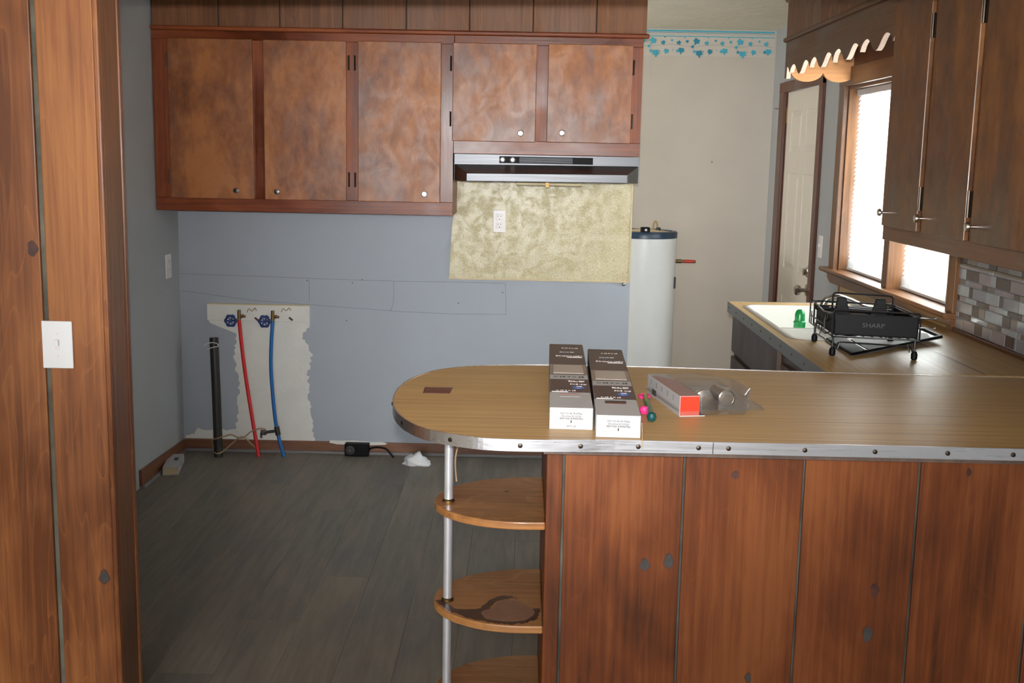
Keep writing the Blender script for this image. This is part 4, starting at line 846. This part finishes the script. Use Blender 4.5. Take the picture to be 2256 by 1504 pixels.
blindbox('long white and brown blind box at left, hand hole flap closed', .0615, 2.398, .078, 3.231, .0935, False)
blindbox('long white and brown blind box at right, hand hole open', .1575, 2.335, .184, 3.157, .0935, True)
sw = thing('plastic_strap', 'thin pale strap standing at the right box corner over the edge', 'strap', (.2515, 2.33, ZT))
obj('strap', B().tube(smooth_path([(.253, 2.335, 1.003), (.2535, 2.322, .985), (.2525, 2.308, .972), (.252, 2.3035, .955)]), .0011, 5), CABLE, sw)

# ================================================================== CLAMSHELL PACKAGE
cp = thing('hardware_package', 'clear clamshell package of door knobs with red and white card', 'package', (.361, 2.545, ZT), math.radians(10))
# local: x along the front edge (0..0.20), y depth (0..0.34)
ln_ = .27
obj('base_card', B().prism([(0, 0), (.06, .0), (.06, ln_), (0, ln_)], 0, .002), CARDW, cp, off=(0, 0, 0))
obj('card_box', bx(0, .047, .002, ln_-.005, .002, .047), CARDW, cp, off=(0, 0, 0), bevel=.0008)
obj('red_front', bx(.001, .046, .0008, .0018, .011, .046), REDC, cp, off=(0, 0, 0)); obj('red_lower_front', bx(.001, .046, .0006, .0019, .002, .0112), REDD, cp, off=(0, 0, 0))
obj('red_top', B().prism([(.001, .002), (.046, .002), (.046, ln_*.7), (.012, ln_*.88), (.001, ln_*.88)], .047, .0478), REDD, cp, off=(0, 0, 0))
for i in range(7): obj('barcode_bar', bx(-.0009, 0, (.19+.005*i), (.1922+.005*i), .006, .020), INKK, cp, off=(0, 0, 0))
for i in range(5): obj('small_print', bx(-.0009, 0, .05+.045*i, .052+.045*i, .028, .041), INKG, cp, off=(0, 0, 0))
fg = B().prism([(-.006, -.004), (.2, -.006), (.205, .03), (.203, ln_), (-.008, ln_+.004), (-.008, .02)], .013, .0165); obj('flange', fg, CLEAR, cp, off=(0, 0, 0), bevel=.001)
dm = B().prism([(.0475, -.001), (.155, -.001), (.196, .075), (.194, .2), (.12, ln_), (.0475, ln_)], .002, .048)
obj('plastic_dome', dm, CLEAR, cp, off=(0, 0, 0), bevel=.003)
obj('card_film', bx(.0475, .0485, .0, ln_, .002, .048).box(-.0005, .0475, .0, ln_-.01, .0485, .0495), CLEAR, cp, off=(0, 0, 0))
obj('inner_tray', B().box(.05, .18, .17, .25, .003, .034), CLEAR, cp, off=(0, 0, 0), bevel=.006)
obj('knob_left', B().lathe([(.012, -.05), (.013, -.03), (.021, -.014), (.0225, -.006), (.0215, .0), (.010, .003), (.0055, .003), (.005, .005), (.001, .005)], (.078, .062, .026), (-.05, -1, 0), 28), NICK, cp, off=(0, 0, 0), smooth=True)
obj('knob_right', B().lathe([(.016, -.09), (.0185, -.03), (.0205, -.006), (.0205, 0), (.017, .002), (.0165, .0), (.010, .0005), (.0095, .003), (.001, .003)], (.135, .066, .026), (-.05, -1, 0), 28), NICK, cp, off=(0, 0, 0), smooth=True)

# small toy
ty = thing('plastic_toy', 'small olive-to-teal stick with pink rounds beside the right box', 'toy', (.29, 2.6, ZT))
obj('stick', B().tube(smooth_path([(.299, 2.71, ZT+.012), (.296, 2.64, ZT+.013), (.293, 2.56, ZT+.012), (.290, 2.50, ZT+.011)], 6), .0072, 12), TOY, ty, smooth=True)
obj('pink_ring', B().tube([(.298+.012*math.cos(a), 2.715+.018*math.sin(a), ZT+.010) for a in [2*math.pi*i/18 for i in range(18)]], .0042, 8, closed=True), PINK, ty, smooth=True)
obj('pink_disc', B().lathe([(.0005, -.010), (.008, -.008), (.0115, 0), (.008, .008), (.0005, .010)], (.281, 2.555, ZT+.0115), (0, 0, 1), 14), PINK, ty, smooth=True)
obj('pink_bead', B().lathe([(.0005, -.006), (.0052, -.003), (.0062, 0), (.0052, .003), (.0005, .006)], (.2885, 2.515, ZT+.0065), (0, 0, 1), 12), PINK, ty, smooth=True)
obj('teal_ball', B().lathe([(.0005, -.011), (.008, -.008), (.011, 0), (.008, .008), (.0005, .011)], (.291, 2.487, ZT+.0115), (0, 0, 1), 16), TEAL, ty, smooth=True)

# ================================================================== DRAIN TRAY AND DISH RACK
tr = thing('serving_tray', 'black-rimmed grey tray with papers lying under the dish rack', 'tray', (1.15, 3.6, ZT))
A_, L_, R_ = Vector((.991, 3.402)), Vector((.99, 3.70)), Vector((1.37, 3.70)); F_ = R_+(L_-A_)
def tp(u, v, z): p = A_+(R_-A_)*u+(L_-A_)*v; return (p.x, p.y, z+.016*u)
z0 = ZT+.001
def quad(u0, u1, v0, v1, za, zb): return B().hexa([tp(u0, v0, za), tp(u1, v0, za), tp(u1, v1, za), tp(u0, v1, za), tp(u0, v0, zb), tp(u1, v0, zb), tp(u1, v1, zb), tp(u0, v1, zb)])
obj('tray_base', quad(0, 1, 0, 1, z0, z0+.004), plain('grey_glass_surface', (92, 90, 92), .15), tr)
for a in ((0, 1, 0, .05), (0, 1, .95, 1), (0, .16, 0, 1), (.97, 1, 0, 1)): obj('tray_rim', quad(*a, z0, z0+.010), BLK, tr, bevel=.002)
pp = thing('paper_sheet', 'white paper sheets lying on the black tray', 'paper', (1.2, 3.6, ZT+.008))
def free(pts, za, zb): return B().prism(pts, za, zb)
q = [tp(.2, .12, 0), tp(.50, .07, 0), tp(.88, .06, 0), tp(.93, .3, 0), tp(.86, .5, 0), tp(.9, .8, 0), tp(.5, .9, 0), tp(.2, .75, 0)]
b_ = B(); n0 = len(q)
b_.v = [(p[0], p[1], ZT+.0065+p[2]) for p in q]+[(p[0], p[1], ZT+.0075+p[2]) for p in q]
b_.f = [tuple(range(n0-1, -1, -1)), tuple(range(n0, 2*n0))]+[(i, (i+1) % n0, n0+(i+1) % n0, n0+i) for i in range(n0)]; b_.mi = [0]*len(b_.f)
obj('sheet', b_, PAPER, pp)

rk = thing('dish_rack', 'black wire dish rack with black tray standing on the sink counter', 'dish rack', (1.06, 3.54, ZT))
A2 = Vector((.937, 3.419, ZT)); U = Vector((.230, -.050, 0)); V = Vector((.012, .265, 0))
def rp(s, t_, h): p = A2+U*s+V*t_; return (p.x, p.y, ZT+h)
wr_ = .0026
for s, t_ in ((0, 0), (1, 0), (0, 1), (1, 1)):
    lg = obj('leg', B().tube([rp(s-.0, t_, .02), rp(s, t_, .062)], .0036, 8).tube([rp(s+(.06 if s == 0 else -.06), t_, .022), rp(s+(.09 if s == 0 else -.09), t_, .045)], .0022, 6), BLKW, rk, smooth=True)
    obj('rubber_foot', B().lathe([(.006, 0), (.0095, .004), (.0098, .018), (.006, .026), (.003, .027)], rp(s, t_, 0), (0, 0, 1), 14), BLK, lg, smooth=True)
def loop(pts, r=wr_, nm='wire', closed=False): return obj(nm, B().tube(pts, r, 7, closed=closed), BLKW, rk, smooth=True)
loop(round_path([rp(.04, 0, .022), rp(.06, 0, .043), rp(.95, 0, .040), rp(.98, 0, .022)]), nm='lower_wire')
loop([rp(0, 0, .03), rp(0, .5, .034), rp(0, 1, .03)], nm='lower_wire')
loop([rp(-.02, -.02, .06), rp(1.04, -.02, .06), rp(1.04, 1.02, .06), rp(-.02, 1.02, .06)], .003, 'base_frame', True)
loop(round_path([rp(-.02, -.02, .06), rp(-.02, -.02, .141), rp(1.04, -.02, .139), rp(1.04, -.02, .06)]), .003, 'front_frame')
loop(round_path([rp(-.02, 1.02, .06), rp(-.02, 1.02, .133), rp(1.04, 1.02, .131), rp(1.04, 1.02, .06)]), .003, 'back_frame')
loop([rp(-.02, -.02, .13), rp(-.02, .5, .118), rp(-.02, 1.02, .128)], .0026, 'side_frame'); loop([rp(1.04, -.02, .13), rp(1.04, 1.02, .128)], .0026, 'side_frame')
for i in range(9): loop([rp(.05+.11*i, 0, .061), rp(.05+.11*i, 1, .061)], .0018, 'base_wire')
tbx = B(); 
def rbox(s0, s1, t0, t1, h0, h1, b_=None):
    b_ = b_ or B(); return b_.hexa([rp(s0, t0, h0), rp(s1, t0, h0), rp(s1, t1, h0), rp(s0, t1, h0), rp(s0, t0, h1), rp(s1, t0, h1), rp(s1, t1, h1), rp(s0, t1, h1)])
ty_ = obj('cutlery_tray', rbox(.0, 1.03, .0, .03, .066, .128, rbox(0, .03, 0, .98, .066, .116, rbox(1.0, 1.03, 0, .98, .066, .126, rbox(.0, 1.03, .95, .98, .066, .12, rbox(0, 1.03, 0, .98, .064, .068))))), BLK, rk, bevel=.003)
FMr = Matrix.Translation(Vector(rp(.48, -.012, .097))-Vector(rk.location)) @ Matrix.Rotation(math.atan2(U.y, U.x), 4, 'Z') @ Matrix.Rotation(math.pi/2, 4, 'X')
text('SHARP', .019, plain('faint_grey_print', (40, 40, 44), .5, noise=0), ty_, FMr, sx=1.15)
obj('grey_lid', rbox(.06, .62, .30, .92, .098, .104), plain('grey_metal_lid', (168, 164, 164), .3, .3), rk, bevel=.002)
obj('back_bar', rbox(-.04, .95, .86, .97, .108, .124), BLK, rk, bevel=.005)
loop(round_path([rp(.10, .55, .075), rp(.10, .55, .176), rp(.86, .55, .172), rp(.86, .55, .075)]), .003, 'cup_rail')
loop([rp(.10, .55, .135), rp(.86, .55, .13)], .0022, 'cup_rail'); loop([rp(.10, .72, .125), rp(.86, .72, .12)], .0022, 'cup_rail')
for s0 in (.15, .64):
    hgr = B(); sl = -.05 if s0 > .5 else 0
    hgr.hexa([rp(s0-.03+sl, .50, .105), rp(s0+.16+(.02 if s0 < .5 else .0), .50, .105), rp(s0+.16, .60, .105), rp(s0-.02, .60, .105), rp(s0+.01, .53, .163), rp(s0+.12, .53, .163), rp(s0+.12, .58, .163), rp(s0+.01, .58, .163)])
    ho = obj('cup_holder', hgr, BLK, rk, bevel=.003)
    for i in range(9): obj('rib', rbox(s0-.012+.002*i, s0+.135-.001*i, .493+.0035*i, .50+.0035*i, .108+.006*i, .1105+.006*i), DKM if i == 99 else BLK, ho)
for i in range(3): loop(smooth_path([rp(.78+.09*i, .98, .07), rp(.775+.09*i, .98, .12), rp(.79+.09*i, .98, .138-.006*i), rp(.812+.09*i, .98, .12), rp(.81+.09*i, .98, .07)], 4), .0035, 'plate_prong')
for h in (.128, .099): loop(smooth_path([rp(1.03, -.02, h), rp(1.12, -.03, h), rp(1.19, -.03, h-.001), rp(1.22, -.03, h+.002)], 3), .0026, 'side_hook')
sb = B()
for i in range(5): sb.tube([rp(-.09, .25+.15*i, .062), rp(-.09, .25+.15*i, .105)], .0016, 5)
sb.tube([rp(-.09, .1, .065), rp(-.09, .95, .065)], .0022, 6); sb.tube([rp(-.09, .1, .090), rp(-.09, .95, .090)], .0022, 6); sb.tube(smooth_path([rp(-.02, .1, .07), rp(-.09, .1, .066), rp(-.09, .1, .12), rp(-.05, .1, .122), rp(-.02, .3, .10), rp(-.01, .5, .088)], 4), .0024, 6)
sb.tube([rp(-.09, .95, .065), rp(-.09, .95, .135), rp(-.03, .95, .135)], .0024, 6)
obj('side_basket', sb, BLKW, rk, smooth=True)
